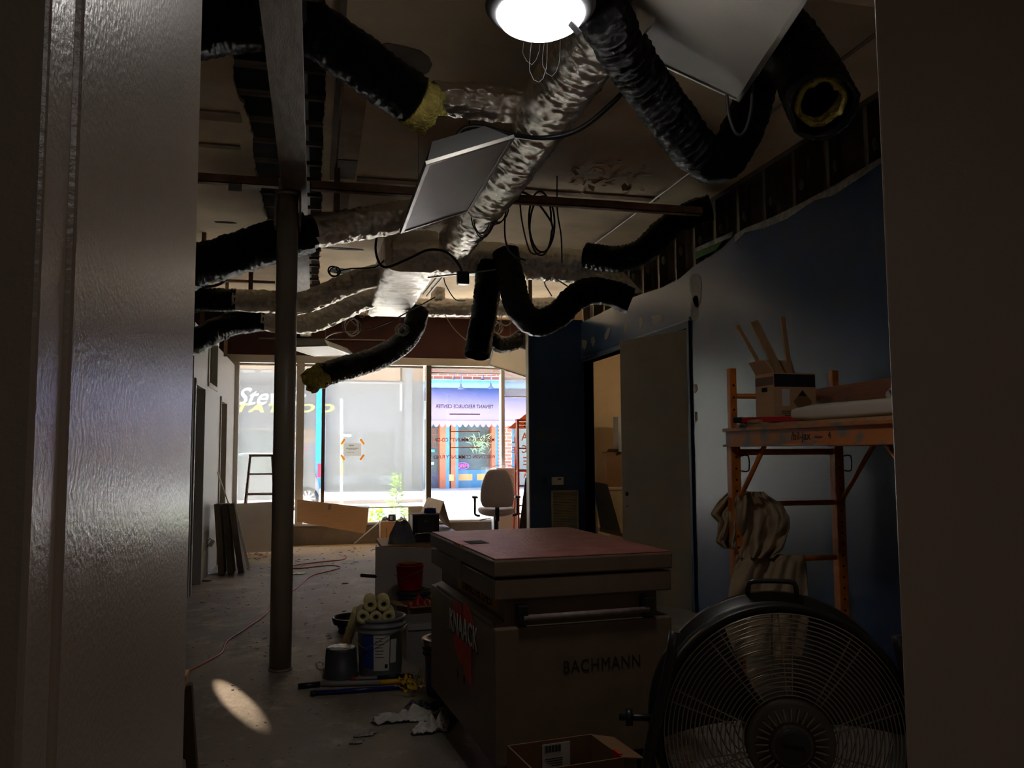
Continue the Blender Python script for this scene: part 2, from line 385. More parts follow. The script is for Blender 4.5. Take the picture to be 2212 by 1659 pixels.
# boarded strips fixed under the plaster
for x0, x1, y0, y1, mm in ((.14, .285, 4.3, 6.1, 'oldpatch'), (.14, .285, 6.12, 6.55, 'lath'), (.13, .26, 6.75, 8.2, 'oldpatch'), (.09, .125, 3.2, 6.6, 'lath')):
    MB().bb((x0, y0, ZC-.03), (x1, y1, ZC+.001)).build('furring_board', M[mm], ceil, world=True)
for x0, x1, y0, y1 in ((-1.2, -.5, 5.45, 5.6), (.3, 2.9, 6.55, 6.64), (-1.2, -.55, 6.05, 6.12)):
    MB().bb((x0, y0, ZC-.012), (x1, y1, ZC+.001)).build('plaster_seam', M['oldpatch'], ceil, world=True)
# peeling flakes of paint right of the main duct
fl = MB()
for i in range(46):
    p = at_z(rnd(1225, 1400), rnd(345, 420), ZC-.004); a = rnd(0, 6.28); s1, s2 = rnd(.02, .10), rnd(.015, .05)
    d1 = Vector((math.cos(a), math.sin(a), -rnd(0, .5)))*s1; d2 = Vector((-math.sin(a), math.cos(a), -rnd(0, .7)))*s2
    fl.poly([p, p+d1, p+d1*.9+d2, p+d2*.7])
tag(fl.build('peeling_paint', M['ceil'], ceil, world=True, solid=.002), 'curled flakes of peeling ceiling paint', kind='stuff')
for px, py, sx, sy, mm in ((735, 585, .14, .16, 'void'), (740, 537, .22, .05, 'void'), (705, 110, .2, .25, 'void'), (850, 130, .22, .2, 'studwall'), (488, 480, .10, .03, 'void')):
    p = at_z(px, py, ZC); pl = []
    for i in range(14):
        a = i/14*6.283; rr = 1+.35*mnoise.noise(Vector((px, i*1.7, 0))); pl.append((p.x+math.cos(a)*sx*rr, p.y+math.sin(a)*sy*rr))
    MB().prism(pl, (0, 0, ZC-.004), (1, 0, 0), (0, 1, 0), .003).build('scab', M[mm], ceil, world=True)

# steel beam, cross angle, column
bm_ = thing('ceiling_beam', 'grey painted steel I-beam running overhead towards the shop window', 'beam', (-.16, 1.6, 3.27))
bm_['kind'] = 'structure'
MB().bb((-.245, 1.6, 3.27), (-.075, 13.35, 3.29)).build('flange', M['steel'], bm_, world=True, bevel=.003)
MB().bb((-.166, 1.6, 3.29), (-.154, 13.35, 3.88)).build('web', M['steel'], bm_, world=True)
MB().bb((-.245, 1.6, 3.88), (-.075, 13.35, 3.9)).build('flange', M['steel'], bm_, world=True)
cp = Vector((-.205, 5.86, 0))
cl = thing('pipe_column', 'dark painted steel pipe column standing under the overhead beam', 'column', cp); cl['kind'] = 'structure'
MB().cyl((0, 0, .012), (0, 0, 3.25), .072, n=32).build('shaft', M['column'], cl)
MB().lathe([(.001, 0), (.078, 0), (.078, .014), (.001, .014)], n=32).build('base_plate', M['steel'], cl)
MB().lathe([(.001, 3.235), (.09, 3.235), (.09, 3.262), (.001, 3.262)], n=32).build('cap_ring', M['alu'], cl)
for s_ in (-1, 1):
    MB().box((s_*.083, .02, 3.14), (.014, .15, .25)).build('saddle_plate', M['steel'], cl, bevel=.002)
for i, (x0, x1) in enumerate(((-4.1, -.27), (-.05, 2.95))):
    a = MB().bb((x0, 5.84, 3.30), (x1, 5.90, 3.306)).bb((x0, 5.84, 3.30), (x1, 5.846, 3.36))
    tag(a.build('angle_iron', M['angle']), ('rusty angle iron crossing the ceiling left of the column' if i == 0 else 'rusty angle iron crossing the ceiling from the column to the far studs'), 'beam')
for i, (x0, x1, yy, zz) in enumerate(((-4.1, -.5, 9.9, 3.42), (-4.1, -.5, 10.3, 3.5))):
    tag(MB().bb((x0, yy, zz), (x1, yy+.05, zz+.03)).build('ceiling_strut', M['angle']), ('thin strut under the ceiling behind the black duct ends', 'second thin strut close behind the first one near the window')[i], 'beam')

# right-hand blue wall with a ragged top
top_px = [(1905, 340), (1850, 373), (1800, 402), (1760, 424), (1700, 455), (1650, 478), (1610, 493), (1588, 508), (1560, 535), (1530, 556), (1500, 574), (1470, 600), (1430, 621), (1390, 634), (1370, 641), (1330, 660), (1290, 680), (1262, 694)]
top = [(p.y, p.z) for p in (at_x(a, b, RX) for a, b in top_px)]
Y1, Y2 = 6.97, 10.0; ZD = 2.58
poly = [(1.5, 0), (Y1, 0), (Y1, ZD), (Y2, ZD), (Y2, 0), (10.2, 0), (10.2, 3.1)] + top[::-1] + [(1.5, 3.3)]
wr = struct('wall_right', MB().prism(poly, (RX, 0, 0), (0, 1, 0), (0, 0, 1), .12), M['navy'], 'satin navy blue wall, ragged along its top, beside the scaffold')
# torn gypsum edge, patches of filler
te = MB()
for i in range(0, 7):
    (ya, za), (yb, zb) = top[i], top[i+1]
    te.add([(RX-.004, ya, za), (RX-.004, yb, zb), (RX-.004, yb, zb-.05-.02*math.sin(i*2.3)), (RX-.004, ya, za-.05-.02*math.sin((i-1)*2.3))], [(0, 1, 2, 3)])
te.build('torn_edge', M['gyp'], wr, world=True, solid=.006)
MB().prism([(p.y, p.z) for p in (at_x(*q, RX) for q in ((1503, 545), (1582, 512), (1584, 500), (1503, 536)))], (RX-.006, 0, 0), (0, 1, 0), (0, 0, 1), .006).build('bare_gypsum', M['gyp'], wr, world=True)
MB().prism([(p.y, p.z) for p in (at_x(*q, RX) for q in ((1503, 560), (1503, 545), (1560, 522), (1548, 540)))], (RX-.004, 0, 0), (0, 1, 0), (0, 0, 1), .004).build('green_layer', M['green'], wr, world=True)
def blob(px, py, rw, rh, plane, val, m, parent, seed, tilt=0):
    pts = []
    for i in range(18):
        a = i/18*6.283; rr = 1+.45*mnoise.noise(Vector((seed*3.3, math.cos(a)*1.3, math.sin(a)*1.3)))
        dx, dy = math.cos(a)*rw*rr, math.sin(a)*rh*rr
        pts.append((px+dx*math.cos(tilt)-dy*math.sin(tilt), py+dx*math.sin(tilt)+dy*math.cos(tilt)))
    w = [(at_x if plane == 0 else at_y)(a, b, val) for a, b in pts]
    if plane == 0: MB().prism([(p.y, p.z) for p in w], (val-.003, 0, 0), (0, 1, 0), (0, 0, 1), .003).build('filler_patch', m, parent, world=True)
    else: MB().prism([(p.x, p.z) for p in w], (0, val, 0), (1, 0, 0), (0, 0, 1), .003).build('filler_patch', m, parent, world=True)
for i, (a, b, c, d, t) in enumerate(((1503, 622, 13, 38, 0), (1501, 665, 9, 28, 0), (1420, 690, 13, 12, 0), (1385, 697, 6, 11, .1), (1352, 709, 5, 11, .1), (1312, 722, 4, 14, .4), (1281, 737, 4, 10, 0), (1262, 744, 5, 10, 0), (1503, 838, 4, 9, 0), (1504, 900, 3, 12, 0))):
    blob(a, b, c, d, 0, RX, M['spackle'], wr, i+1, t)
# scuffed line over the door
MB().prism([(p.y, p.z) for p in (at_x(*q, RX) for q in ((1365, 733), (1490, 690), (1491, 684), (1366, 729)))], (RX-.012, 0, 0), (0, 1, 0), (0, 0, 1), .012).build('scuffed_ledge', M['navy'], wr, world=True)

# metal studs over the blue wall
sw = struct('wall_back_board', MB().bb((RX+.125, 1.5, 2.6), (RX+.15, 10.2, ZC+.3)), M['studwall'], 'brown backing board seen between the bare metal studs')
yy = 2.35; k = 0
while yy < 10.1:
    st = MB().bb((RX+.015, yy, 2.9), (RX+.018, yy+.04, ZC)).bb((RX+.018, yy, 2.9), (RX+.11, yy+.004, ZC)).bb((RX+.107, yy, 2.9), (RX+.11, yy+.04, ZC))
    so = st.build('metal_stud', M['stud'], sw, world=True)
    MB().lathe([(.001, 0), (.022, 0), (.022, .003), (.001, .003)], (0, 0, 0), 12, (0, 1, 0)).build('knockout_lit_plate', M['gyp'], so, world=True)  # pale plate coloured in for light showing through the stud hole
    kn = so.children[0]; kn.data.transform(Matrix.Translation((RX+.063, yy-.004, 3.36)) @ Matrix.Diagonal((1, 1, 2.0, 1)))
    yy += .405; k += 1
MB().bb((RX+.01, 1.5, ZC-.04), (RX+.115, 10.2, ZC)).build('top_track', M['stud'], sw, world=True)

# short return wall (dark blue); light on its free edge is coloured in as a pale strip
XR = at_y(1144, 950, 10.1).x
w2 = struct('wall_return', MB().bb((XR, 10.1, 0), (RX+.12, 10.22, 3.14)), M['navy'], 'short dark blue return wall carrying the air grille')
MB().bb((XR-.012, 10.095, 0), (XR+.001, 10.225, 3.14)).build('lit_edge_strip', M['trim'], w2, world=True)
for i, (a, b, c, d) in enumerate(((1168, 940, 11, 16), (1192, 945, 9, 9), (1158, 1080, 5, 12), (1176, 1000, 5, 5))):
    blob(a, b, c, d, 1, 10.1-.0015, M['navy'] if i == 3 else mat('smeared_filler', sr(84, 92, 104), .8), w2, i+20)

# door leaf standing open in the blue wall
hinge = Vector((RX+.02, Y1+.01, 0)); dirv = Vector((-.39, .92, 0)).normalized(); nrm = Vector((dirv.y, -dirv.x, 0))
d1 = thing('door_1', 'tall flush grey-brown door standing ajar in the blue wall', None, hinge); d1['kind'] = 'structure'
R3 = Matrix((dirv, -nrm, Vector((0, 0, 1)))).transposed()
MB().box(hinge+dirv*.455+Vector((0, 0, 1.285)), (.89, .045, 2.55), R3).build('leaf', M['slab'], d1, world=True, bevel=.003)
for z in (2.42, 1.72, 1.0, .32):
    MB().cyl(hinge+Vector((-.02, -.012, z-.06)), hinge+Vector((-.02, -.012, z+.06)), .012, n=10).box(hinge+Vector((-.014, -.004, z)), (.02, .02, .11)).build('hinge', M['blackmetal'], d1, world=True)
lk = hinge+dirv*.83-nrm*.0+Vector((0, 0, 1.02))
MB().cyl(lk-nrm*.026, lk+nrm*.028, .022, n=14).cyl(lk+Vector((0, 0, -.12))-nrm*.026, lk+Vector((0, 0, -.12))+nrm*.028, .008, n=8).build('lock_bore', M['ink'], d1, world=True)
fr = MB().bb((RX-.02, Y1-.06, 0), (RX+.14, Y1-.005, ZD+.05)).bb((RX-.02, Y2, 0), (RX+.13, Y2+.035, ZD+.05)).bb((RX-.02, Y1-.06, ZD), (RX+.13, Y2+.035, ZD+.055))
struct('trim_1', fr, mat('navy_gloss_frame', sr(22, 38, 72), .55), 'navy blue frame of the opening behind the door leaf', bevel=.004)

# lit side room behind the opening
struct('wall_side_room', MB().bb((5.1, 6.0, 0), (5.2, 12.0, ZC)), mat('side_room_cream', sr(196, 170, 130), .8, var=.05), 'cream wall of the lamplit side room behind the door')
struct('wall_side_room_near', MB().bb((RX+.16, 6.0, 0), (5.2, 6.1, ZC)), M['studwall'], 'near end wall of the side room')
struct('wall_side_room_far', MB().bb((RX+.0, 12.0, 0), (5.2, 12.1, ZC)), mat('side_room_cream', sr(196, 170, 130), .8), 'far end wall of the lamplit side room')
struct('wall_outer_right', MB().bb((6.2, 1.3, -.1), (6.35, 13.6, 4.1)), M['studwall'], 'outer wall of the building beyond the side room')
struct('wall_outer_left', MB().bb((-4.35, -2.7, -.1), (-4.2, 13.6, 4.1)), M['studwall'], 'outer wall of the building beyond the partition')

# left partition with two door openings and a transom
DL = ((9.06, 9.80, 2.17), (11.47, 12.18, 2.14))
poly = [(8.97, 0)]
for a, b, h in DL: poly += [(a, 0), (a, h), (b, h), (b, 0)]
poly += [(YW, 0), (YW, 2.8), (11.0, 2.8), (11.0, 2.24), (10.1, 2.24), (10.1, 2.8), (8.97, 2.8)]
wl = struct('wall_left', MB().prism(poly, (LX, 0, 0), (0, 1, 0), (0, 0, 1), -.12), M['white_wall'], 'low pale partition with two doorways leading to the window')
for i, (a, b, h) in enumerate(DL):
    m_ = M['white_wall'] if i == 0 else M['blue_trim']
    f2 = MB().bb((LX-.13, a-.04, 0), (LX+.018, a+.012, h+.05)).bb((LX-.13, b-.012, 0), (LX+.018, b+.04, h+.05)).bb((LX-.13, a-.04, h-.01), (LX+.018, b+.04, h+.05))
    struct('trim_%d' % (2+i), f2, M['white_wall'] if i == 0 else M['trim'], ('white casing of the first dark doorway in the partition', 'pale casing of the doorway beside the leaning boards')[i], bevel=.004)
struct('door_2', MB().bb((LX-.16, 12.10, .01), (LX-.9, 12.14, 2.12)), M['blue_trim'], 'blue door leaf opened back inside the far partition doorway', bevel=.004)
struct('door_3', MB().bb((LX-.14, 9.74, .01), (LX-1.0, 9.785, 2.14)), mat('dark_navy_door', sr(18, 30, 54), .5), 'dark navy door leaf opened back inside the first doorway', bevel=.004)
w1 = thing('window_6', 'small transom window set high in the pale partition', None, (LX-.06, 10.55, 2.24)); w1['kind'] = 'structure'
MB().bb((LX-.12, 10.1, 2.24), (LX+.015, 10.16, 2.86)).bb((LX-.12, 10.94, 2.24), (LX+.015, 11.0, 2.86)).bb((LX-.12, 10.1, 2.80), (LX+.02, 11.0, 2.87)).bb((LX-.12, 10.1, 2.22), (LX+.02, 11.0, 2.27)).build('window_frame', M['trim'], w1, world=True, bevel=.004)
MB().bb((LX-.07, 10.16, 2.27), (LX-.06, 10.94, 2.80)).build('pane', M['tintpane'], w1, world=True)
struct('wall_office_divider', MB().bb((-4.2, 10.6, 0), (LX-.12, 10.7, 2.8)), M['navy'], 'navy partition between the two rooms behind the left wall')

# shop front
wf = struct('wall_front', MB().bb((-1.4, YW, 0), (6.2, YW+.22, .30)), mat('stall_riser_grey', sr(112, 102, 92), .6), 'low grey wall under the shop windows')
struct('wall_front_upper', MB().bb((-4.2, YW, 2.975), (6.2, YW+.25, 4.06)), M['maroon'], 'dark maroon wall above the shop windows')
struct('wall_front_side', MB().bb((-4.2, YW, 0), (-1.27, YW+.22, 2.98)), M['white_wall'], 'pale front wall beside the leftmost shop window')
struct('wall_front_end', MB().bb((4.35, YW, .3), (6.2, YW+.22, 2.98)), M['navy'], 'front wall beyond the last shop window')
struct('trim_4', MB().bb((-1.3, YW-.03, 2.855), (6.2, YW+.2, 2.975)), M['trim'], 'long grey header board over the shop windows', bevel=.006)
struct('trim_5', MB().bb((-1.3, YW-.04, .30), (4.4, YW+.2, .335)), M['trim'], 'long narrow sill board under the shop windows', bevel=.004)
def px_x(px): return at_y(px, 960, YW).x
bays = [(px_x(514), -.29), (-.17, .10), (.155, 1.765), (1.845, 3.015), (3.075, 4.3)]
muls = [(-1.27, px_x(514), 'white_wall'), (-.29, -.17, 'trim'), (.10, .155, 'bronze'), (1.765, 1.845, 'bronze'), (3.015, 3.075, 'white_wall'), (4.3, 4.36, 'bronze')]
wins = []
for i, (a, b) in enumerate(bays):
    w_ = thing('window_%d' % (i+1), ['leftmost shop window pane, behind the brown stepladder', 'narrow shop window pane just right of the column', 'wide shaded shop window pane with the taped notice', 'clear shop window pane lettered in brown', 'last shop window pane with orange letters beside the blue wall'][i], None, ((a+b)/2, YW+.08, .335)); w_['kind'] = 'structure'
    MB().bb((a, YW+.085, .335), (b, YW+.091, 2.855)).build('pane', M['glass'], w_, world=True)
    x0, x1, mm = muls[i]
    MB().bb((x0, YW-.02, .335), (x1, YW+.14, 2.855)).build('mullion', M[mm], w_, world=True, bevel=.004)
    if i == 4: MB().bb((4.3, YW-.02, .335), (4.36, YW+.14, 2.855)).build('mullion', M['bronze'], w_, world=True)
    wins.append(w_)
# glass lettering, read from the street
def glass_text(body, x0, x1, yc, h, m, parent, bold=.0):
    p0, p1 = at_y(x0, yc, YW+.08), at_y(x1, yc, YW+.08)
    t = text('lettering', body, m, parent, Matrix.Identity(4), 1.0, .0008, bold=bold, world=False)
    xs = [v.co.x for v in t.data.vertices]; ys = [v.co.y for v in t.data.vertices]
    w = max(xs)-min(xs); hh = max(ys)-min(ys); sx = (p1.x-p0.x)/w; sy = h/hh
    t.data.transform(Matrix.Translation((-(max(xs)+min(xs))/2, -(max(ys)+min(ys))/2, 0)))
    c = (p0+p1)/2
    t.data.transform(frame4((c.x, YW+.080, c.z), (-1, 0, 0), (0, 0, 1)) @ Matrix.Diagonal((sx, sy, 1, 1)))
    t.matrix_parent_inverse = mw(parent).inverted(); return t
M['brownink'] = mat('brown_vinyl', sr(150, 74, 60), .6, var=.03)
M['orangeink'] = mat('orange_vinyl', sr(226, 112, 30), .6, var=.03)
for body, a, b, yc, m_ in (('TENANT RESOURCE CENTER', 941, 1066, 878, 'brownink'), ('MADISON COMMUNITY CO-OP', 939, 1068, 950, 'brownink'), ('WISCONSIN COMMUNITY FUND', 937, 1070, 987, 'brownink')):
    glass_text(body, a, b, yc, .062, M[m_], wins[3], bold=.012)
for yc, m_ in ((894.5, 'brownink'), (932, 'orangeink'), (967, 'orangeink')):
    p0, p1 = at_y(971, yc, YW+.08), at_y(1037, yc, YW+.08)
    MB().bb((p0.x, YW+.08, p0.z-.008), (p1.x, YW+.084, p0.z+.008)).build('lettering_rule', M['orangeink' if m_ == 'orangeink' else 'brownink'], wins[3], world=True)
for ch, a, b, yc in (('A', 1126, 1140, 943), ('C', 1127, 1138, 970), ('E', 1130, 1140, 996), ('A', 1131, 1141, 1024), ('L', 1106, 1113, 950), ('E', 1106, 1113, 972), ('R', 1109, 1117, 995)):
    glass_text(ch, a, b, yc, .135 if a > 1120 else .10, M['orangeink'], wins[4], bold=.01)
tri = [at_y(*q, YW+.08) for q in ((1096, 926), (1180, 926), (1180, 870), (1168, 868))]
MB().prism([(p.x, p.z) for p in tri], (0, YW+.082, 0), (1, 0, 0), (0, 0, 1), .002).build('orange_gable', M['orangeink'], wins[4], world=True)
p = at_y(1137, 918, YW+.07); MB().box(p, (.09, .003, .075)).build('number_plate', M['ink'], wins[4], world=True)
glass_text('E', 1134, 1142, 918, .055, M['paper'], wins[4], bold=.02).location.y -= .014
# roller shades
def shade(a, b, zb, label):
    t = thing('roller_blind', label, 'shade', ((a+b)/2, YW+.05, zb), group='roller shades of the shop window')
    MB().add([(a, YW+.05, zb), (b, YW+.05, zb), (b, YW+.05, 2.85), (a, YW+.05, 2.85)], [(0, 1, 2, 3)]).build('fabric', M['shade'], t, world=True)
    MB().cyl((a, YW+.05, zb), (b, YW+.05, zb), .011, n=8).build('hem_bar', M['trim'], t, world=True)
    MB().cyl((a, YW+.04, 2.83), (b, YW+.04, 2.83), .02, n=10).build('roller', M['trim'], t, world=True)
    return t
shade(bays[0][0]+.0, -.29, .56, 'pale roller shade pulled down behind the brown stepladder')
shade(-.17, at_y(682, 960, YW+.05).x, .56, 'narrow pale roller shade strip just right of the column')
shade(.165, 1.715, .56, 'wide pale roller shade pulled down behind the taped notice')
shade(1.85, 3.01, at_y(1000, 806, YW).z, 'roller shade rolled almost fully up over the brown lettering')
shade(3.08, 4.29, at_y(1115, 857, YW).z, 'roller shade pulled a quarter down beside the blue wall')

# near end of the building: the opening the view looks through
struct('wall_near_left', MB().bb((-1.7, .77, 0), (-.205, YN, ZC)), M['beige'], 'satin beige wall block on the near side of the opening', bevel=.006)
struct('wall_near_left_infill', MB().bb((-4.2, YN-.15, 0), (-1.7, YN, ZC+.4)), M['beige'], 'beige cross wall left of the opening')
struct('wall_near_right', MB().prism([(1.19, YN), (1.055, YN-.16), (6.2, YN-.16), (6.2, YN)], (0, 0, 0), (1, 0, 0), (0, 1, 0), ZC+.4), M['beige'], 'unlit beige wall right of the opening', bevel=.006)
struct('wall_near_header', MB().bb((-.205, YN-.16, 2.415), (1.19, YN, ZC+.4)), M['beige'], 'beige header over the opening')
struct('trim_6', MB().bb((-.262, .70, 0), (-.21, .77, 2.45)), M['beige'], 'narrow beige door jamb beside the near wall block', bevel=.004)
struct('shade_panel', MB().bb((-.30, -.2, 0), (-.262, .69, 2.4)), mat('shade_panel_black', (.012, .011, .01), .6), 'near-black panel standing in for the unlit face at the picture edge')  # shade put into the colour: near-black panel where the face is only unlit
struct('wall_hall_left', MB().bb((-1.7, -2.6, 0), (-.31, .70, 2.6)), M['beige'], 'hall wall behind the near-black panel')
struct('wall_hall_right', MB().bb((1.9, -2.6, 0), (2.0, YN-.16, 2.6)), M['beige'], 'hall wall right of the viewer')
struct('wall_hall_back', MB().bb((-.31, -2.6, 0), (2.0, -2.5, 2.6)), M['beige'], 'hall wall behind the viewer')
struct('ceiling_hall', MB().bb((-1.7, -2.6, 2.6), (2.0, YN-.16, 2.7)), M['white_wall'], 'low hall ceiling behind the opening')

hl_ = thing('hall_fill_light', 'added unseen fill light on the hall ceiling behind the viewer', 'lamp', (.75, -1.0, 2.6))  # unseen lamp added to fill the faces turned towards the camera
MB().lathe([(.001, -.05), (.10, -.045), (.15, -.02), (.155, 0)], n=32).build('diffuser', mat('hall_fill_glow', (1, 1, 1), .5, emit=(1, .95, .90), estr=3.8), hl_)
MB().lathe([(.155, -.012), (.17, -.012), (.17, 0)], n=32).build('rim', M['alu'], hl_)
# ------------------------------------------------------------------ ducts
def pts_y(lst): return [at_y(a, b, y) for a, b, y in lst]
def duct_mesh(pts, r, wr, ring, n=32, step=.012, seed=0, taper=None, lump=.05):
    path = smooth_path(pts, step); L = len(path)
    def rf(t, a, p):
        i = t*(L-1)*step
        w = mnoise.noise(Vector((seed+i*26, math.cos(a)*1.5, math.sin(a)*1.5)))*wr + mnoise.noise(Vector((seed+i*9, math.cos(a)*4, math.sin(a)*4)))*wr
        g = math.sin(i/ring*6.283+1.2*math.sin(a*2+seed))*wr*.35 if ring else (1-2.4*abs(mnoise.noise(Vector((seed+i*19, math.cos(a)*2.1, math.sin(a)*2.1)))))*wr*.8
        l = mnoise.noise(Vector((seed*2+i*2.2, math.cos(a)*.8, math.sin(a)*.8)))*r*lump
        rr = r if taper is None else r*(taper[0]+(taper[1]-taper[0])*t)
        return rr+w+g+l
    return path, rf, n
def round_duct(name, label, segs, group=None, cat='duct', end=None, open_end=False):
    """segs: list of (material key, points, radius, taper)"""
    base = segs[0][1][0]
    t = thing(name, label, cat, base, group=group)
    for i, (mk, pts, r, tp) in enumerate(segs):
        foil = mk == 'foil'
        path, rf, n = duct_mesh(pts, r, .0085 if foil else .0085, .0 if foil else .04, n=56 if foil else 40, step=.010 if foil else .012, seed=len(label)*.37+i*3.1, taper=tp)
        last = open_end and i == len(segs)-1
        MB().tube(path, r, n, caps=not last, rf=rf).build('foil_sleeve' if foil else 'flexible_hose', M['foil' if foil else 'blackwrap'], t, world=True, solid=.012 if last else 0)
        if i:   # tape collar at the joint
            d = (path[1]-path[0]).normalized()
            MB().cyl(path[0]-d*.02, path[0]+d*.03, r*1.06, n=24).build('tape_collar', M['blackwrap'], t, world=True)
    return t
def fibre_end(t, p, d, r, ln, seed):
    """torn fibreglass lining sticking out of a hose"""
    d = d.normalized(); path = [p+d*(ln*i/8) for i in range(9)]
    def rf(u, a, q): return r*(.95-.1*u)+.03*mnoise.noise(Vector((seed, a*1.1, u*3)))
    mb = MB().tube(path, r, 22, caps=False, rf=rf)
    n = 22
    for k in range(n):   # ragged lip
        i = len(mb.v)-n+k; mb.v[i] = tuple(Vector(mb.v[i]) + d*(.07*mnoise.noise(Vector((seed+2, k*.7, 0)))))
    tag(mb.build('fibre_lining', M['fiber'], t, world=True, solid=.02), 'torn yellow fibreglass lining')

SPX, SPZ = 1.175, 3.25
round_duct('main_duct', 'long foil-wrapped round duct running overhead from the lamp towards the window', [('foil', [(SPX, 3.0, SPZ), (SPX, 4.0, SPZ), (SPX, 5.3, SPZ-.01), (SPX-.01, 6.95, SPZ)], .148, None)])
# rectangular trunk
def boxduct(name, label, a, b, cat='duct'):
    a, b = Vector(a), Vector(b); n = 160; m = 28; mb = MB(); c = (a+b)/2; h = (b-a)/2; r = .05
    def ring(y, s):
        out = []
        for k in range(4*m):
            an = 2*math.pi*(k+.5)/(4*m); ca, sa = math.cos(an), math.sin(an)
            e = .22; x = math.copysign(abs(ca)**e, ca)*h.x; z = math.copysign(abs(sa)**e, sa)*h.z
            w = .008*mnoise.noise(Vector((x*7, y*9, z*7))) + .007*(1-2.4*abs(mnoise.noise(Vector((x*14, y*8, z*14))))) + .004*mnoise.noise(Vector((x*30, y*34, z*30)))
            out.append((c.x+x*(1+w/abs(h.x)), y, c.z+z*(1+w/abs(h.z))))
        return out
    K = 4*m; vs = []
    for i in range(n+1): vs += ring(a.y+(b.y-a.y)*i/n, 1)
    mb.add(vs, [(i*K+k, i*K+(k+1) % K, (i+1)*K+(k+1) % K, (i+1)*K+k) for i in range(n) for k in range(K)], True)
    mb.add(vs[:K], [tuple(range(K))]); mb.add(vs[-K:], [tuple(range(K))])
    return tag(mb.build(name, M['foil']), label, cat)
boxduct('trunk_duct', 'wide foil-wrapped rectangular trunk duct pointing at the window', (.57, 7.0, 3.0), (1.02, 9.45, 3.36))
zc = at_y(1000, 556, 7.1).z
round_duct('cross_duct', 'foil-wrapped cross duct meeting the main duct at right angles', [('foil', [(.62, 7.12, zc), (1.4, 7.12, zc), (2.1, 7.12, zc-.02), (2.72, 7.12, zc-.03)], .15, None)])
round_duct('branch_duct', 'short foil branch duct leading left from the main duct near the lamp', [('foil', pts_y([(1190, 232, 4.25), (1060, 222, 4.2), (935, 212, 4.15)]), .085, None)])
t = round_duct('flexible_duct', 'black flexible duct with yellow torn end between the beam and the foil branch', [('hose', pts_y([(672, 60, 3.85), (740, 105, 3.85), (820, 165, 3.9), (895, 218, 3.95)]), .125, None)], group='black flexible ducts')
pe = at_y(893, 216, 3.95); fibre_end(t, pe, at_y(930, 245, 4.0)-pe, .125, .12, 4.0)
round_duct('flexible_duct', 'black flexible duct in the top corner beyond the beam', [('hose', pts_y([(556, 40, 3.95), (480, 45, 3.95), (400, 62, 3.95), (250, 90, 3.95), (-300, 90, 3.95)]), .15, None)], group='black flexible ducts')
round_duct('flexible_duct', 'black flexible duct sagging in a deep bend below the tilted troffer', [('hose', pts_y([(1275, -60, 2.85), (1310, 40, 2.98), (1372, 145, 3.2), (1440, 240, 3.35), (1505, 325, 3.5), (1560, 345, 3.65), (1605, 280, 3.72), (1632, 200, 3.78), (1640, 140, 3.8)]), .105, None)], group='black flexible ducts')
t = round_duct('flexible_duct', 'thick black flexible duct with open mouth hanging beside the bare studs', [('hose', pts_y([(1590, -20, 3.25), (1660, 50, 3.28), (1722, 125, 3.25), (1762, 195, 3.1), (1778, 232, 2.92)]), .135, None)], group='black flexible ducts', open_end=True)
pe = at_y(1768, 208, 3.05); fibre_end(t, pe, at_y(1779, 234, 2.92)-pe, .105, .10, 9.0)
round_duct('mixed_duct', 'black and foil duct sloping behind the column up to the main duct', [('hose', pts_y([(-180, 660, 6.12), (330, 600, 6.12), (430, 572, 6.12), (540, 538, 6.12), (668, 502, 6.12)]), .15, None), ('foil', pts_y([(668, 502, 6.12), (800, 480, 6.25), (900, 462, 6.4), (1010, 440, 6.5)]), .118, None)])
round_duct('mixed_duct', 'upper of two foil ducts curving left from the trunk duct', [('hose', pts_y([(60, 650, 8.3), (380, 652, 8.3), (440, 648, 8.3), (503, 648, 8.3)]), .11, None), ('foil', pts_y([(503, 648, 8.3), (580, 652, 8.3), (650, 655, 8.25), (720, 628, 8.2), (780, 604, 8.1), (840, 590, 8.0)]), .105, None)])
round_duct('mixed_duct', 'lower of two foil ducts curving left from the trunk duct', [('hose', pts_y([(250, 762, 8.68), (400, 745, 8.74), (450, 722, 8.82), (505, 698, 8.95), (565, 690, 9.0)]), .125, None), ('foil', pts_y([(565, 690, 9.0), (630, 698, 9.0), (690, 690, 9.0), (750, 662, 8.95), (830, 630, 8.9)]), .115, None)])
t = round_duct('flexible_duct', 'black flexible duct hanging before the window with yellow torn end', [('hose', pts_y([(905, 672, 9.35), (890, 715, 9.25), (855, 752, 9.1), (800, 780, 8.95), (740, 796, 8.8), (692, 812, 8.7)]), .125, None)], group='black flexible ducts')
pe = at_y(700, 808, 8.72); fibre_end(t, pe, at_y(662, 828, 8.66)-pe, .125, .20, 2.0)
round_duct('flexible_duct', 'black flexible duct hanging straight down from the cross duct', [('hose', pts_y([(1056, 570, 7.05), (1050, 650, 7.0), (1038, 720, 6.95), (1030, 768, 6.9)]), .107, None)], group='black flexible ducts', open_end=True)
round_duct('flexible_duct', 'black flexible duct looped in a U in front of the blue wall', [('hose', pts_y([(1092, 545, 6.85), (1106, 610, 6.75), (1122, 668, 6.65), (1160, 697, 6.6), (1205, 680, 6.6), (1255, 635, 6.55), (1310, 632, 6.5), (1362, 650, 6.45)]), .112, None)], group='black flexible ducts')
round_duct('far_duct', 'foil round duct crossing above the shop window', [('foil', pts_y([(870, 664, 9.75), (980, 665, 9.75), (1080, 664, 9.75), (1200, 662, 9.75)]), .105, None)])
round_duct('riser_duct', 'short upright foil stub on the far duct', [('foil', pts_y([(946, 650, 9.75), (946, 622, 9.75)]), .08, None)])
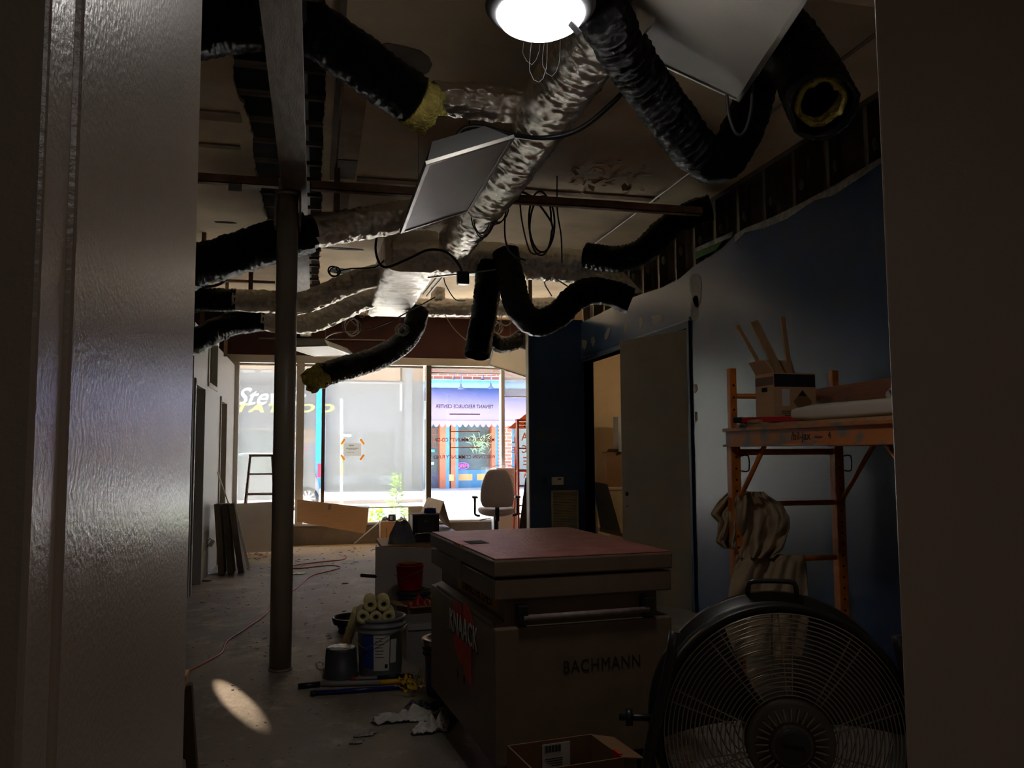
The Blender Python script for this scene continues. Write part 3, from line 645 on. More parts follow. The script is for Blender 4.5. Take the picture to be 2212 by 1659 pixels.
round_duct('flexible_duct', 'shiny black flexible duct climbing to the bare studs', [('hose', pts_y([(1265, 552, 6.75), (1330, 560, 6.6), (1385, 545, 6.5), (1440, 495, 6.45), (1500, 460, 6.4), (1535, 450, 6.35)]), .112, None)], group='black flexible ducts')
round_duct('flexible_duct', 'small curled black flexible duct above the hanging white troffer', [('hose', pts_y([(1062, 728, 10.3), (1078, 745, 10.3), (1105, 742, 10.4), (1128, 728, 10.5)]), .10, None)], group='black flexible ducts')
p = at_y(1128, 728, 10.5); tag(MB().tube(smooth_path([p, p+Vector((.05, 0, .05)), p+Vector((.08, 0, .13))]), .05, 12).build('insulation_scrap', M['fiber']), 'scrap of yellow insulation above the hanging white troffer', 'insulation')
# crumpled foil transition hanging under the cross duct
pa, pb = at_y(1310, 575, 6.9), at_y(1372, 640, 6.75); s0 = at_y(1295, 605, 6.9)
mb = MB()
def tf(u, v):
    top_ = at_y(1296, 590, 6.9).lerp(at_y(1345, 588, 6.85), v); bot = at_y(1325, 632, 6.8).lerp(at_y(1388, 634, 6.75), v)
    q = top_.lerp(bot, u); k = .02*math.sin(v*26+u*2)*(1-.3*u)+.012*mnoise.noise(Vector((u*6, v*9, 2))); return q+Vector((.2, -.9, .1))*k
mb.grid(tf, 18, 40); tag(mb.build('foil_skirt', M['foil'], solid=.004), 'crumpled foil skirt hanging from the cross duct end', 'foil')

# ------------------------------------------------------------------ light fixtures
lamp_p = at_z(1168, 33, 3.05)
lt = thing('round_downlight', 'lit round downlight dangling from its wires at the top', 'lamp', lamp_p, rot=(math.radians(-2), 0, 0))
MB().lathe([(.133, .002), (.140, .004), (.160, .018), (.166, .028), (.160, .034), (.142, .03)], n=48).build('trim_ring', M['grey'], lt)
MB().lathe([(.160, .034), (.15, .04), (.145, .13), (.06, .2), (.001, .2)], n=40).build('can', M['housing'], lt)
M['lampglow'] = mat('lamp_glow', (1, 1, 1), .5, emit=(1.0, .95, .90), estr=13.0)
MB().lathe([(.001, -.05), (.05, -.046), (.095, -.034), (.122, -.017), (.133, .0)], n=48).build('diffuser', M['lampglow'], lt)
MB().box((.09, -.03, -.040), (.06, .02, .006), Matrix.Rotation(.5, 3, 'Z') @ Matrix.Rotation(.45, 3, 'Y')).build('spring_clip', M['dgrey'], lt)
lt.scale = (1.23, 1.23, 1.23)
for i, (a, b, c) in enumerate(((1135, 95, 140), (1150, 90, 178), (1178, 92, 165))):
    q = [at_y(a, b-20, 3.05), at_y(a-6, c-25, 3.1), at_y(a+14, c, 3.1), at_y(a+30, c-30, 3.1), at_y(a+32, b-25, 3.05)]
    MB().tube(smooth_path(q), .0014, 5).build('lead_wire', M['dgrey'], lt, world=True)

def troffer(label, o, eu, ev, wu, wv, h=.10, loose=False):
    """lens corner o, edges eu*wu and ev*wv, housing on the far side of the lens"""
    eu, ev = Vector(eu).normalized(), Vector(ev); ev = (ev-eu*ev.dot(eu)).normalized(); nz = eu.cross(ev)
    if nz.z < 0: nz = -nz
    o = Vector(o); t = thing('troffer', label, 'light fixture', o, group='loose ceiling troffers')
    def q(a, b, c): return o+eu*a+ev*b+nz*c
    def slab(a0, a1, b0, b1, c0, c1):
        return [q(a, b, c) for a in (a0, a1) for b in (b0, b1) for c in (c0, c1)], [(0, 1, 3, 2), (4, 6, 7, 5), (0, 4, 5, 1), (2, 3, 7, 6), (0, 2, 6, 4), (1, 5, 7, 3)]
    MB().add(*slab(.02, wu-.02, .02, wv-.02, .002, .008)).build('lens', M['loose_lens' if loose else 'lens'], t, world=True)
    f = .022
    for a0, a1, b0, b1 in ((0, wu, 0, f), (0, wu, wv-f, wv), (0, f, f, wv-f), (wu-f, wu, f, wv-f)):
        MB().add(*slab(a0, a1, b0, b1, -.004, .016)).build('frame_rail', M['alu'], t, world=True, bevel=.002)
    a, b = .015, .09
    vs = [q(a, a, .016), q(wu-a, a, .016), q(wu-a, wv-a, .016), q(a, wv-a, .016), q(b, b, h), q(wu-b, b, h), q(wu-b, wv-b, h), q(b, wv-b, h)]
    if loose: MB().add(*slab(.0, wu, wv-.03, wv, .016, .09)).build('side_tray', M['housing'], t, world=True)
    else: MB().add(vs, [(0, 1, 5, 4), (1, 2, 6, 5), (2, 3, 7, 6), (3, 0, 4, 7), (4, 5, 6, 7)]).build('housing', M['housing'], t, world=True)
    c = q(wu*.3, .06, h*.6); MB().cyl(c, (c.x, c.y, ZC), .0018, n=5).build('hanger_wire', M['cable'], t, world=True)
    return t
v1 = Vector((.304, .9445, .1235))
troffer('grey troffer tilting down at the top, beside the round lamp', (1.357, 3.470, 3.322), Vector((1.8855, 3.3358, 3.0491))-Vector((1.357, 3.470, 3.322)), -v1, .61, 1.22)
troffer('grey troffer hanging askew between the column and main duct', (.48, 4.85, 2.75), (math.cos(.37), 0, math.sin(.37)), (-.02, -1, 0), .45, 1.19, .12)
o3 = at_z(680, 770, 2.84); troffer('small white troffer hanging level before the shop window', o3, at_z(772, 768, 2.84)-o3, at_z(648, 750, 2.84)-o3, .61, 1.12, .10)
troffer('white troffer hanging tilted in front of the blue return wall edge', (2.315, 11.107, 2.6365), (.931, -.197, -.307), (.114, -.549, .240), 1.0, .61, .10, True)

# ------------------------------------------------------------------ cables, conduits, small ceiling bits
cable('cable', pts_y([(985, 298, 3.85), (1000, 278, 3.85), (1040, 274, 3.85), (1110, 292, 3.8), (1180, 298, 3.7), (1250, 280, 3.65), (1320, 225, 3.6), (1392, 148, 3.55)]), .012, M['black'], 'thick black cable sagging under the main duct')
def coil(label, cxp, cyp, rx, ry, y, n, r, m, lead=None, tilt=.5):
    pts = []
    for i in range(n*20+1):
        a = i/20*6.283; k = 1+.16*math.sin(i*.37)
        pts.append(at_y(cxp+math.cos(a)*rx*k+4*math.sin(i*.11), cyp+math.sin(a)*ry*k, y+.03*math.sin(i*.2)))
    if lead: pts = [at_y(*q) for q in lead] + pts
    return cable('cable_coil', pts, r, m, label, 'coils of loose cable', step=.05)
coil('tangled black cable coil hanging by the askew troffer', 1068, 447, 24, 32, 5.7, 3, .005, M['black'], [(1014, 262, 4.9), (1012, 380, 5.3), (1030, 440, 5.6)])
coil('second tangled black coil drooping under the main duct', 1040, 470, 20, 38, 5.75, 3, .005, M['black'])
coil('large loose black cable loop hanging right of the main duct', 1165, 480, 26, 62, 6.1, 2, .008, M['black'], [(1120, 415, 6.0), (1150, 425, 6.0)])
cable('cable', pts_y([(1130, 410, 6.1), (1095, 450, 6.1), (1092, 520, 6.1), (1110, 552, 6.1), (1135, 562, 6.1)]), .007, M['black'], 'long black cable loop left of the large hanging loop', hang=True)
cable('cable', pts_y([(1122, 412, 6.0), (1128, 480, 6.0), (1146, 545, 6.0), (1172, 545, 6.0)]), .006, M['black'], 'thin black cable dropping inside the large hanging loop', hang=True)
cable('cable', pts_y([(1204, 455, 6.2), (1212, 510, 6.2), (1214, 568, 6.2)]), .006, M['black'], 'thin straight cable dangling right of the large loop', hang=True)
bxp = at_y(1000, 600, 6.6)
cable('cable', pts_y([(815, 500, 6.9), (812, 545, 6.85), (830, 577, 6.8), (880, 560, 6.7), (925, 540, 6.65), (965, 545, 6.6), (990, 570, 6.6), (1000, 592, 6.6)]), .011, M['black'], 'black cable arching over the trunk duct to the junction box')
jb = thing('junction_box', 'small black junction box hanging at the duct crossing', 'box', bxp)
MB().box((0, 0, 0), (.10, .06, .10)).build('body', M['black'], jb, bevel=.008)
MB().box((0, -.01, -.045), (.09, .07, .03)).build('cover', M['blackmetal'], jb, bevel=.004)
MB().cyl((-.03, 0, -.05), (-.03, 0, -.06), .01).cyl((.03, 0, -.05), (.03, 0, -.06), .01).build('clamp', M['chrome'], jb)
tag(MB().bar(at_y(924, 600, 6.62), at_y(1070, 583, 6.62), .02, .012).build('strut_bar', M['alu']), 'thin metal bar holding the junction box', 'bar')
tag(MB().bar(at_y(952, 590, 7.6), at_y(915, 636, 8.2), .02, .02).bar(at_y(962, 592, 7.6), at_y(922, 640, 8.2), .015, .015).build('strut_bar', M['alu']), 'sloping pair of thin rods behind the trunk duct', 'bar')
coil('pale cable coil hanging left of the trunk duct end', 758, 706, 16, 18, 9.2, 4, .004, M['cablew'], [(757, 672, 9.2), (756, 690, 9.2)])
coil('tight pale cable coil hanging right of the trunk duct end', 868, 712, 11, 12, 9.0, 5, .004, M['cablew'], [(865, 680, 9.0), (864, 698, 9.0)])
coil('small pale wire loop at the trunk duct corner', 780, 676, 6, 9, 9.2, 2, .003, M['cablew'])
coil('pale wire tangle hanging by the straight black hose', 1073, 708, 9, 12, 9.6, 3, .004, M['cablew'])
coil('pale wire loop under the far duct', 1090, 688, 12, 14, 9.6, 2, .004, M['cablew'])
coil('single black cable ring hanging from the ceiling by the column', 719, 586, 11, 10, 7.2, 2, .007, M['black'], [(832, 560, 7.1), (810, 578, 7.2), (760, 580, 7.2)])
cable('cable', pts_y([(940, 642, 8.9), (885, 672, 8.9), (830, 700, 9.0), (780, 714, 9.2), (730, 718, 9.6), (712, 724, 10.2), (703, 731, 10.9)]), .008, M['cable'], 'grey whip cable dropping from the trunk duct to the level troffer')
cable('cable', pts_y([(958, 595, 8.4), (968, 625, 8.4), (985, 648, 8.4), (1005, 650, 8.4)]), .006, M['black'], 'thin black cable dropping behind the junction box', hang=True)
cable('cable', pts_y([(958, 672, 9.70), (968, 692, 9.62), (985, 715, 9.6), (1015, 742, 9.5)]), .005, M['cablew'], 'pale cable strung below the far duct')
cable('flexible_conduit', pts_y([(1570, 205, 3.2), (1575, 250, 3.2), (1590, 288, 3.2), (1608, 285, 3.2), (1622, 240, 3.2), (1626, 180, 3.2)]), .0075, M['dgrey'], 'ribbed flexible conduit loop under the tilted troffer', cat='conduit', step=.008)
tag(MB().cyl((2.81, 2.2, 3.6), (2.81, 8.0, 3.6), .011, n=10).build('conduit', M['conduit']), 'thin bright steel conduit along the ceiling near the studs', 'conduit')
tag(MB().cyl(at_y(560, 731, 13.37), at_y(832, 735, 13.37), .012, n=8).build('conduit', M['cable']), 'thin grey conduit on the maroon wall above the window', 'conduit')
ob = at_y(893, 733, 13.38); t = thing('outlet_box', 'small white electrical box on the maroon wall', 'electrical box', ob)
MB().box((0, -.02, 0), (.10, .05, .10)).build('body', M['white'], t, bevel=.006)
MB().cyl((-.05, -.02, 0), (-.12, -.02, 0), .01, n=8).build('nipple', M['cable'], t)
for i, (px, y0, y1, yy) in enumerate(((541, 565, 640, 8.9), (436, 600, 700, 8.6), (487, 670, 770, 10.8), (727, 370, 500, 6.3), (1146, 600, 690, 9.0))):
    a, b = at_y(px, y0, yy), at_y(px, y1, yy)
    tag(MB().bb((b.x-.022, yy, b.z), (b.x+.022, yy+.004, ZC)).build('hanger_strap', M['angle']), ['dark metal strap hanging behind the black duct near the column', 'dark metal strap hanging at the partition end', 'dark metal strap hanging over the partition transom', 'dark strap dropping from the ceiling right of the column', 'dark bent strap hanging behind the U-shaped duct'][i], 'strap', 'metal straps hanging from the ceiling')
cable('cable', pts_y([(500, 590, 8.2), (488, 605, 8.2), (465, 617, 8.2), (430, 620, 8.2)]), .014, M['black'], 'short black cable bending under the sloping black duct')
tag(MB().tube(smooth_path(pts_y([(1192, 640, 6.9), (1176, 610, 6.9), (1192, 597, 6.9)]) , .03)+pts_y([(1232, 622, 6.7)]), .006, 6).build('bent_rod', M['alu']), 'thin bent metal rod beside the U-shaped duct', 'rod')
tag(MB().box(at_y(508, 405, 5.835), (.09, .012, .05)).build('junction_plate', M['spackle']), 'small pale plate under the angle iron left of the column', 'plate')
# ------------------------------------------------------------------ tool chest
ca = math.radians(4.4); co = Vector((.735, 3.40, 0))
ch = thing('tool_chest', 'big tan steel tool chest with a rusty red lid', 'tool chest', co, ca)
WX, LY = .82, 1.24
def cw(p):  # world -> chest local
    return mw(ch).inverted() @ Vector(p)
MB().bb((0, 0, .16), (WX, LY, .715)).build('body', M['chest'], ch, bevel=.008)
MB().prism([(0, .715), (.055, .735), (.055, .84), (WX-.055, .84), (WX-.055, .735), (WX, .715)], (0, LY-.03, 0), (1, 0, 0), (0, 0, 1), LY-.07).build('recessed_neck', M['chest'], ch)
MB().bb((0, .0, .83), (WX, LY, .915)).build('upper_band', M['chest'], ch, bevel=.006)
MB().bb((.0, .06, .715), (.012, LY-.14, .735)).build('ledge_lip', M['chest'], ch, bevel=.004)
MB().bb((-.006, -.006, .925), (WX+.006, LY+.006, .996)).build('lid', M['chest'], ch, bevel=.008)
MB().bb((.002, .002, .996), (WX-.002, LY-.002, 1.003)).build('lid_top', M['chesttop'], ch, bevel=.003)
MB().bb((-.004, .56, .85), (WX*.0+.05, .70, .985)).build('lock_housing', M['chest'], ch, bevel=.004)
MB().bb((.045, .56, .98), (.14, .70, 1.0045)).build('lock_pocket', M['ink'], ch)
MB().bb((-.005, .56, .99), (.04, .70, 1.0045)).build('lock_flap', mat('faded_red_flap', sr(190, 110, 106), .5), ch)
hz = .755
MB().cyl((.12, -.012, hz), (.70, -.012, hz), .013, n=12).build('grab_handle', M['steel'], ch)
for xx in (.12, .70): MB().bb((xx-.02, -.02, hz-.02), (xx+.02, .06, hz+.05)).build('handle_bracket', M['blackmetal'], ch, bevel=.003)
for xx, yy in ((.09, .1), (WX-.09, .1), (.09, LY-.14), (WX-.09, LY-.14)):
    c_ = MB().bb((xx-.035, yy-.05, .10), (xx+.035, yy+.05, .165)).build('caster_bracket', M['blackmetal'], ch, bevel=.003)
    MB().cyl((xx-.02, yy, .058), (xx+.02, yy, .058), .058, n=20).build('caster_wheel', M['black'], c_)
# red sign and lettering on the long side
def cside(px, py):
    p = cw(at_x(px, py, .70)); return p
k0, k1 = cside(975, 1340), cside(1036, 1375)
yc_, zc_ = (k0.y+k1.y)/2, .62
MB().prism([(-.19, .03), (-.19, .10), (-.02, .10), (-.02, .03)], (-.0015, yc_, zc_), (0, -1, 0), (0, 0, 1), .0015).build('red_sign', M['redtape'], ch)
MB().prism([(.01, .03), (.01, .12), (.10, .12), (.20, .06), (.20, .03)], (-.0015, yc_, zc_), (0, -1, 0), (0, 0, 1), .0015).build('red_sign', M['redtape'], ch)
MB().prism([(-.17, -.06), (-.17, -.12), (-.02, -.19), (.0, -.16), (.05, -.21), (.16, -.24), (.16, -.06)], (-.0015, yc_, zc_), (0, -1, 0), (0, 0, 1), .0015).build('red_sign', M['redtape'], ch)
text('maker_lettering', 'KNAACK', M['ink'], ch, frame4((-.0018, yc_+.008, zc_-.018), (0, -1, 0), (0, 0, 1)), .15, .0008, sx=.86, world=False, bold=.004)
text('maker_lettering', 'KNAACK', M['paper'], ch, frame4((-.0035, yc_, zc_-.012), (0, -1, 0), (0, 0, 1)), .15, .0008, sx=.86, world=False, bold=.001)
MB().bb((.0535, .12, .755), (.0555, .85, .815)).build('yellow_strip', mat('yellow_strip', sr(176, 122, 50), .6), ch)
text('strip_lettering', 'JOBMASTER CHEST', M['ink'], ch, frame4((.0525, .48, .785), (0, -1, 0), (0, 0, 1)), .062, .0008, sx=1.05, world=False)
text('stencil', 'BACHMANN', M['ink'], ch, frame4((.48, -.0015, .535), (1, 0, 0), (0, 0, 1)), .075, .0006, sx=.80, world=False, space=1.12)
for y_ in (.62, .50): MB().bb((-.0015, y_, .36), (0, y_+.02, .40)).build('paint_mark', M['ink'], ch)

# ------------------------------------------------------------------ drum fan
fp = at_w(1711, 1609, 2.20)+Vector((.05, .14, 0)); FR = .335
fn = thing('drum_fan', 'large dark drum fan with wire guard in front of the chest', 'fan', (fp.x, fp.y, 0), math.radians(-20))
def fl_(x, y, z): return Vector((x, y, z+fp.z))
MB().lathe([(FR, -.075), (FR+.014, -.085), (FR+.022, -.075), (FR+.010, -.06), (FR+.008, .05), (FR+.030, .055), (FR+.034, .07), (FR, .075), (FR-.004, -.07)], fl_(0, 0, 0), 72, (0, 1, 0)).build('drum', M['fandrum'], fn)
fg = MB()
NS = 10
def dome(rr, s=-1): return s*(.085+.055*(1-(rr/FR)**2))
for i in range(NS):
    for da in (-.055, .055):
        a = 2*math.pi*i/NS+.3+da; pts = []
        for j in range(9):
            rr = .112+(FR-.112)*j/8; pts.append(fl_(rr*math.cos(a), dome(rr), rr*math.sin(a)))
        fg.tube(pts, .0022, 5)
gd = fg.build('front_guard', M['fanmetal'], fn)
for i in range(19):
    rr = .125+(FR-.128)*(i/18)
    c_ = [fl_(rr*math.cos(a), dome(rr)-.003, rr*math.sin(a)) for a in (2*math.pi*k/60 for k in range(60))]
    MB().tube(c_, .0021, 5, closed=True).build('guard_ring', M['fanmetal'], gd)
rg = MB()
for i in range(8):
    a = 2*math.pi*i/8; rg.tube([fl_(.1*math.cos(a), .10, .1*math.sin(a)), fl_(FR*math.cos(a), .07, FR*math.sin(a))], .002, 5)
for i in range(10):
    rr = .12+(FR-.12)*i/9; rg.tube([fl_(rr*math.cos(2*math.pi*k/48), .09, rr*math.sin(2*math.pi*k/48)) for k in range(48)], .002, 4, closed=True)
rg.build('rear_guard', M['fanmetal'], fn)
hb = MB().lathe([(.001, -.165), (.05, -.165), (.056, -.158), (.058, -.145), (.105, -.150), (.118, -.140), (.118, -.11), (.10, -.10), (.10, .05), (.001, .05)], fl_(0, 0, 0), 40, (0, 1, 0)).build('hub', M['hub'], fn)
fins = MB()
for i in range(28):
    a = 2*math.pi*i/28; d = Vector((math.cos(a), 0, math.sin(a)))
    fins.bar(fl_(0, -.150, 0)+d*.062, fl_(0, -.152, 0)+d*.096, .004, .010, (0, 1, 0))
fins.build('hub_fins', M['fanmetal'], hb)
MB().lathe([(.001, -.170), (.044, -.170), (.047, -.165)], fl_(0, 0, 0), 32, (0, 1, 0)).build('badge', M['dgrey'], hb)
MB().tube([fl_(-.03+.06*i/30, -.1715, .004-.008*i/30+.006*math.sin(i*1.25)) for i in range(31)], .0018, 5).build('badge_mark', M['ink'], hb)
for i in range(3):
    a0 = 2*math.pi*i/3+.6
    MB().grid(lambda u, v: fl_(*( (.1+.25*u)*math.cos(a0+(v-.5)*(1.0+.3*u)), .03+.07*(v-.5), (.1+.25*u)*math.sin(a0+(v-.5)*(1.0+.3*u)))), 8, 8).build('blade', M['dgrey'], fn, solid=.003)
h_ = smooth_path([fl_(-.07, .06, FR+.02), fl_(-.068, .06, FR+.05), fl_(-.05, .06, FR+.062), fl_(.05, .06, FR+.062), fl_(.068, .06, FR+.05), fl_(.07, .06, FR+.02)], .01)
MB().tube(h_, .0075, 10).build('carry_handle', M['blackmetal'], fn)
_im = mw(fn).inverted(); a1 = _im @ at_y(1458, 1364, 2.19); a2 = _im @ at_y(1438, 1480, 2.19)
for s_ in (-1, 1):
    pth = smooth_path([Vector((s_*abs(a1.x), a1.y, a1.z)), Vector((s_*abs(a2.x), a2.y, a2.z)), Vector((s_*(FR+.05), a2.y, .55)), Vector((s_*(FR+.06), .04, .06))], .04)
    MB().tube(pth, .0155, 12).build('stand_arm', M['blackmetal'], fn)
    MB().cyl(fl_(s_*(FR-.0), .04, -.0), fl_(s_*(FR+.12), .04, -.0), .01, n=10).lathe([(.001, 0), (.026, 0), (.026, .02), (.001, .02)], fl_(s_*(FR+.10), .04, 0), 8, (1, 0, 0)).build('pivot_knob', M['black'], fn)
    MB().tube(smooth_path([Vector((s_*(FR+.07), -.22, .03)), Vector((s_*(FR+.07), .26, .03))], .1), .0155, 10).build('foot_tube', M['blackmetal'], fn)
    MB().cyl((s_*(FR+.085), .24, .06), (s_*(FR+.12), .24, .06), .06, n=20).build('wheel', M['black'], fn)
MB().cyl((-FR-.07, -.2, .03), (FR+.07, -.2, .03), .0155, n=10).build('cross_tube', M['blackmetal'], fn)

# cardboard tray at the bottom
def open_box(name, label, loc, rz, sx, sy, sz, m, th=.006, flaps=(), cat='box', group=None):
    t = thing(name, label, cat, loc, rz, group)
    MB().bb((-sx/2, -sy/2, 0), (sx/2, sy/2, th)).build('bottom', m, t)
    for x, y, dx, dy in ((0, -sy/2, sx, th), (0, sy/2, sx, th), (-sx/2, 0, th, sy), (sx/2, 0, th, sy)):
        MB().box((x, y, sz/2), (dx+(th if dx > th else 0), dy, sz)).build('side_panel', m, t)
    for sd, ln, ang in flaps:
        ax = {'f': ((-sx/2, -sy/2, sz), (1, 0, 0), sx, (0, -1, 0)), 'b': ((-sx/2, sy/2, sz), (1, 0, 0), sx, (0, 1, 0)), 'l': ((-sx/2, -sy/2, sz), (0, 1, 0), sy, (-1, 0, 0)), 'r': ((sx/2, -sy/2, sz), (0, 1, 0), sy, (1, 0, 0))}[sd]
        o, e, L, outv = Vector(ax[0]), Vector(ax[1]), ax[2], Vector(ax[3]); dv = outv*math.cos(ang)+Vector((0, 0, 1))*math.sin(ang)
        MB().prism([(0, 0), (L, 0), (L-.01, ln), (.01, ln)], o, e, dv, .005).build('flap', m, t)
    return t
bx = open_box('cardboard_box', 'open cardboard carton with a barcode label before the chest', (.865, 2.86, 0), math.radians(7), .33, .25, .40, M['card2'], flaps=(('r', .09, -.2),))
open_box('cardboard_box', 'second open carton nearest the viewer before the barcode carton', (.80, 2.52, 0), math.radians(4), .33, .28, .36, M['card2'])
MB().box((.02, .119, .345), (.11, .002, .085)).build('barcode_label', M['paper'], bx)
bc = MB()
for i in range(16): bc.box((-.025+i*.0042, .1175, .37), (.0016+.0012*(i*7 % 3), .001, .024))
for i in range(4): bc.box((.01+.004*i, .1175, .335-.008*i), (.07-.01*i, .001, .003))
bc.build('barcode', M['ink'], bx)
MB().box((.166, -.08, .39), (.012, .05, .03)).build('red_tape', M['redtape'], bx)

# ------------------------------------------------------------------ scaffold
SX0, SX1, SY0, SY1 = 2.50, 3.215, 4.62, 2.80
sc_ = thing('scaffold', 'orange rolling scaffold along the blue wall', 'scaffold', (SX0, SY0, 0))
PW = .062
for sx in (SX0, SX1):
    for sy in (SY0, SY1):
        po = MB().box((sx, sy, .83), (PW, PW, 1.46)).build('post', M['orange'], sc_, world=True, bevel=.004)
        MB().box((sx, sy, 1.74), (PW*.72, PW*.72, .42)).build('inner_post', M['orange'], po, world=True, bevel=.003)
        hl = MB()
        for i in range(20): hl.cyl((sx, sy-PW/2-.0012, .18+i*.068), (sx, sy-PW/2+.002, .18+i*.068), .0075, n=10)
        for i in range(4): hl.cyl((sx, sy-PW*.36-.0012, 1.62+i*.075), (sx, sy-PW*.36+.002, 1.62+i*.075), .0075, n=10)
        tag(hl.build('pin_holes', M['ink'], po, world=True), 'row of small round pin holes', kind='stuff')
        MB().cyl((sx-.02, sy, .06), (sx+.02, sy, .06), .058, n=20).box((sx, sy, .11), (.05, .05, .04)).build('caster', M['black'], sc_, world=True)
for sy in (SY0, SY1):
    for z, r_ in ((1.78, .016), (1.435, .019), (1.117, .016), (.775, .016), (.36, .016)):
        MB().cyl((SX0, sy, z), (SX1, sy, z), r_, n=12).build('rung', M['orange'], sc_, world=True)
for sx in (SX0-.012, SX1+.0):
    rl = MB().bb((sx-.022, SY1, 1.475), (sx+.0, SY0+.03, 1.575)).bb((sx-.045, SY1, 1.560), (sx+.01, SY0+.03, 1.58)).bb((sx-.045, SY1, 1.468), (sx+.01, SY0+.03, 1.482))
    ro = rl.build('side_rail', M['orangedirty'], sc_, world=True, bevel=.003)
    if sx < 3:
        ps = at_x(1752, 957, sx-.024)
        text('rail_lettering', '/bil-jax', M['ink'], ro, frame4((sx-.0232, at_x(1738, 957, sx).y, 1.518), (0, -1, 0), (0, 0, 1)), .062, .0006, sx=1.05)
        text('rail_lettering', 'bil-jax', M['ink'], ro, frame4((sx-.0232, at_x(1777, 957, sx).y, 1.512), (0, -1, 0), (0, 0, 1)), .018, .0006, sx=1.6, shear=.3)
        text('rail_lettering', '4', M['ink'], ro, frame4((sx-.0232, at_x(1788+13, 957, sx).y, 1.518), (0, -1, 0), (0, 0, 1)), .05, .0006)
MB().bb((SX0-.01, SY1, 1.578), (SX1, SY0+.03, 1.598)).build('deck_board', M['wood'], sc_, world=True)
for sx in (SX0, SX1):
    MB().cyl((sx, SY0, 1.09), (sx, SY0-.36, 1.47), .014, n=10).build('brace', M['orange'], sc_, world=True)
    MB().cyl((sx, SY1, 1.09), (sx, SY1+.42, 1.47), .014, n=10).build('brace', M['orange'], sc_, world=True)
for px in (1600, 1822):
    q = at_y(px, 985, SY0-.04); MB().tube(smooth_path([q, q+Vector((.05, 0, 0)), q+Vector((.05, 0, -.09)), q+Vector((.0, 0, -.09))], .02), .005, 6).build('lock_pin', M['blackmetal'], sc_, world=True)
p, q = at_x(1764, 862, 3.12), at_x(1960, 836, 3.12)
tag(MB().bar(p, q, .038, .125).build('guard_plank', mat('stained_plank', sr(150, 92, 56), .7, var=.2, scale=6, stretch=(1, 1, 8))), 'brown plank leaning along the scaffold guard rail', 'plank')
bx = open_box('cardboard_box', 'tall cardboard carton holding sticks on the scaffold deck', (2.735, 4.405, 1.598), math.radians(2), .275, .19, .30, M['card'], flaps=(('b', .10, 1.35), ('l', .09, .95)))
MB().box((0, -.0975, .255), (.276, .002, .075)).build('dark_band', mat('dark_blue_print', sr(24, 26, 44), .6), bx)
MB().box((-.1395, 0, .255), (.002, .19, .05)).build('blue_band', mat('blue_print', sr(70, 72, 120), .6), bx)
MB().box((-.1400, 0, .205), (.003, .06, .026)).build('hand_hole', M['ink'], bx, bevel=.001)
MB().box((-.062, -.0985, .155), (.05, .001, .10)).build('print_label', M['paper'], bx)
dm = MB().prism([(0, .07), (.065, 0), (0, -.07), (-.065, 0)], (.05, -.0978, .13), (1, 0, 0), (0, 0, 1), .0006); dm.build('diamond_print', M['card2'], bx)
MB().prism([(0, .07), (.03, .035), (-.03, .035)], (.05, -.0986, .13), (1, 0, 0), (0, 0, 1), .0006).prism([(0, -.07), (-.03, -.035), (.03, -.035)], (.05, -.0986, .13), (1, 0, 0), (0, 0, 1), .0006).build('diamond_print', M['ink'], bx)
tl = MB()
for i in range(5): tl.box((-.03-.01*(i % 2), -.0985, .075-.012*i), (.13-.02*(i % 3), .001, .004))
tl.build('print_lines', M['ink'], bx)
for i, (a, b, w_, lb) in enumerate((((1592, 703, 4.46), (1640, 785, 4.44), .022, 'thin wooden stick leaning left out of the tall carton'), ((1628, 694, 4.46), (1682, 800, 4.42), .05, 'broad wooden slat rising from the tall carton'), ((1690, 685, 4.44), (1704, 790, 4.42), .03, 'upright wooden stick behind the tall carton flap'))):
    p, q = at_y(*a), at_y(*b); d = (q-p).normalized(); q = q+d*.12
    tag(MB().bar(p, q, w_, .014, (0, 1, 0)).build('wooden_stick', M['wood'], bevel=.002), lb, 'stick', 'sticks in the tall carton')
lv = thing('spirit_level', 'red spirit level with black tip lying before the tall carton', 'level', (2.44, 4.45, 1.60))
MB().bar((2.46, 4.426, 1.625), (2.77, 4.056, 1.625), .025, .03).build('bar', M['red'], lv, world=True, bevel=.003)
MB().bar((2.425, 4.468, 1.625), (2.462, 4.424, 1.625), .028, .034).build('end_cap', M['black'], lv, world=True, bevel=.006)
br = thing('paint_brush', 'wood handled brush lying at the scaffold post', 'brush', (2.47, 4.42, 1.6))
p, q = Vector((2.475, 4.50, 1.612)), Vector((2.495, 4.28, 1.612))
MB().cyl(p, p.lerp(q, .35), .016, .02, n=10).build('bristles', M['lgrey'], br, world=True)
MB().cyl(p.lerp(q, .35), q, .014, .012, n=10).build('handle', M['wood'], br, world=True)
def soft_box(name, label, a, b, m, cat, wr=.012, r=.3):
    a, b = Vector(a), Vector(b); c = (a+b)/2; h = (b-a)/2
    vs, nu, nv = [], 60, 26
    def f(u, v):
        th = u*2*math.pi; ph = (v-.5)*math.pi
        def se(k, e): return math.copysign(abs(k)**e, k)
        x = se(math.cos(ph), .35)*se(math.cos(th), .25); y = se(math.cos(ph), .35)*se(math.sin(th), .25); z = se(math.sin(ph), .5)
        w = 1+wr/h.z*mnoise.noise(Vector((x*3+c.x, y*6+c.y, z*2)))*.8
        return (c.x+x*h.x, c.y+y*h.y, c.z+z*h.z*w)
    return tag(MB().grid(f, nu, nv).build(name, m), label, cat)
soft_box('foam_roll', 'long cream foam pad lying on the scaffold deck', (2.545, 2.75, 1.60), (2.90, 4.12, 1.69), M['foam'], 'pad')
sb = MB()
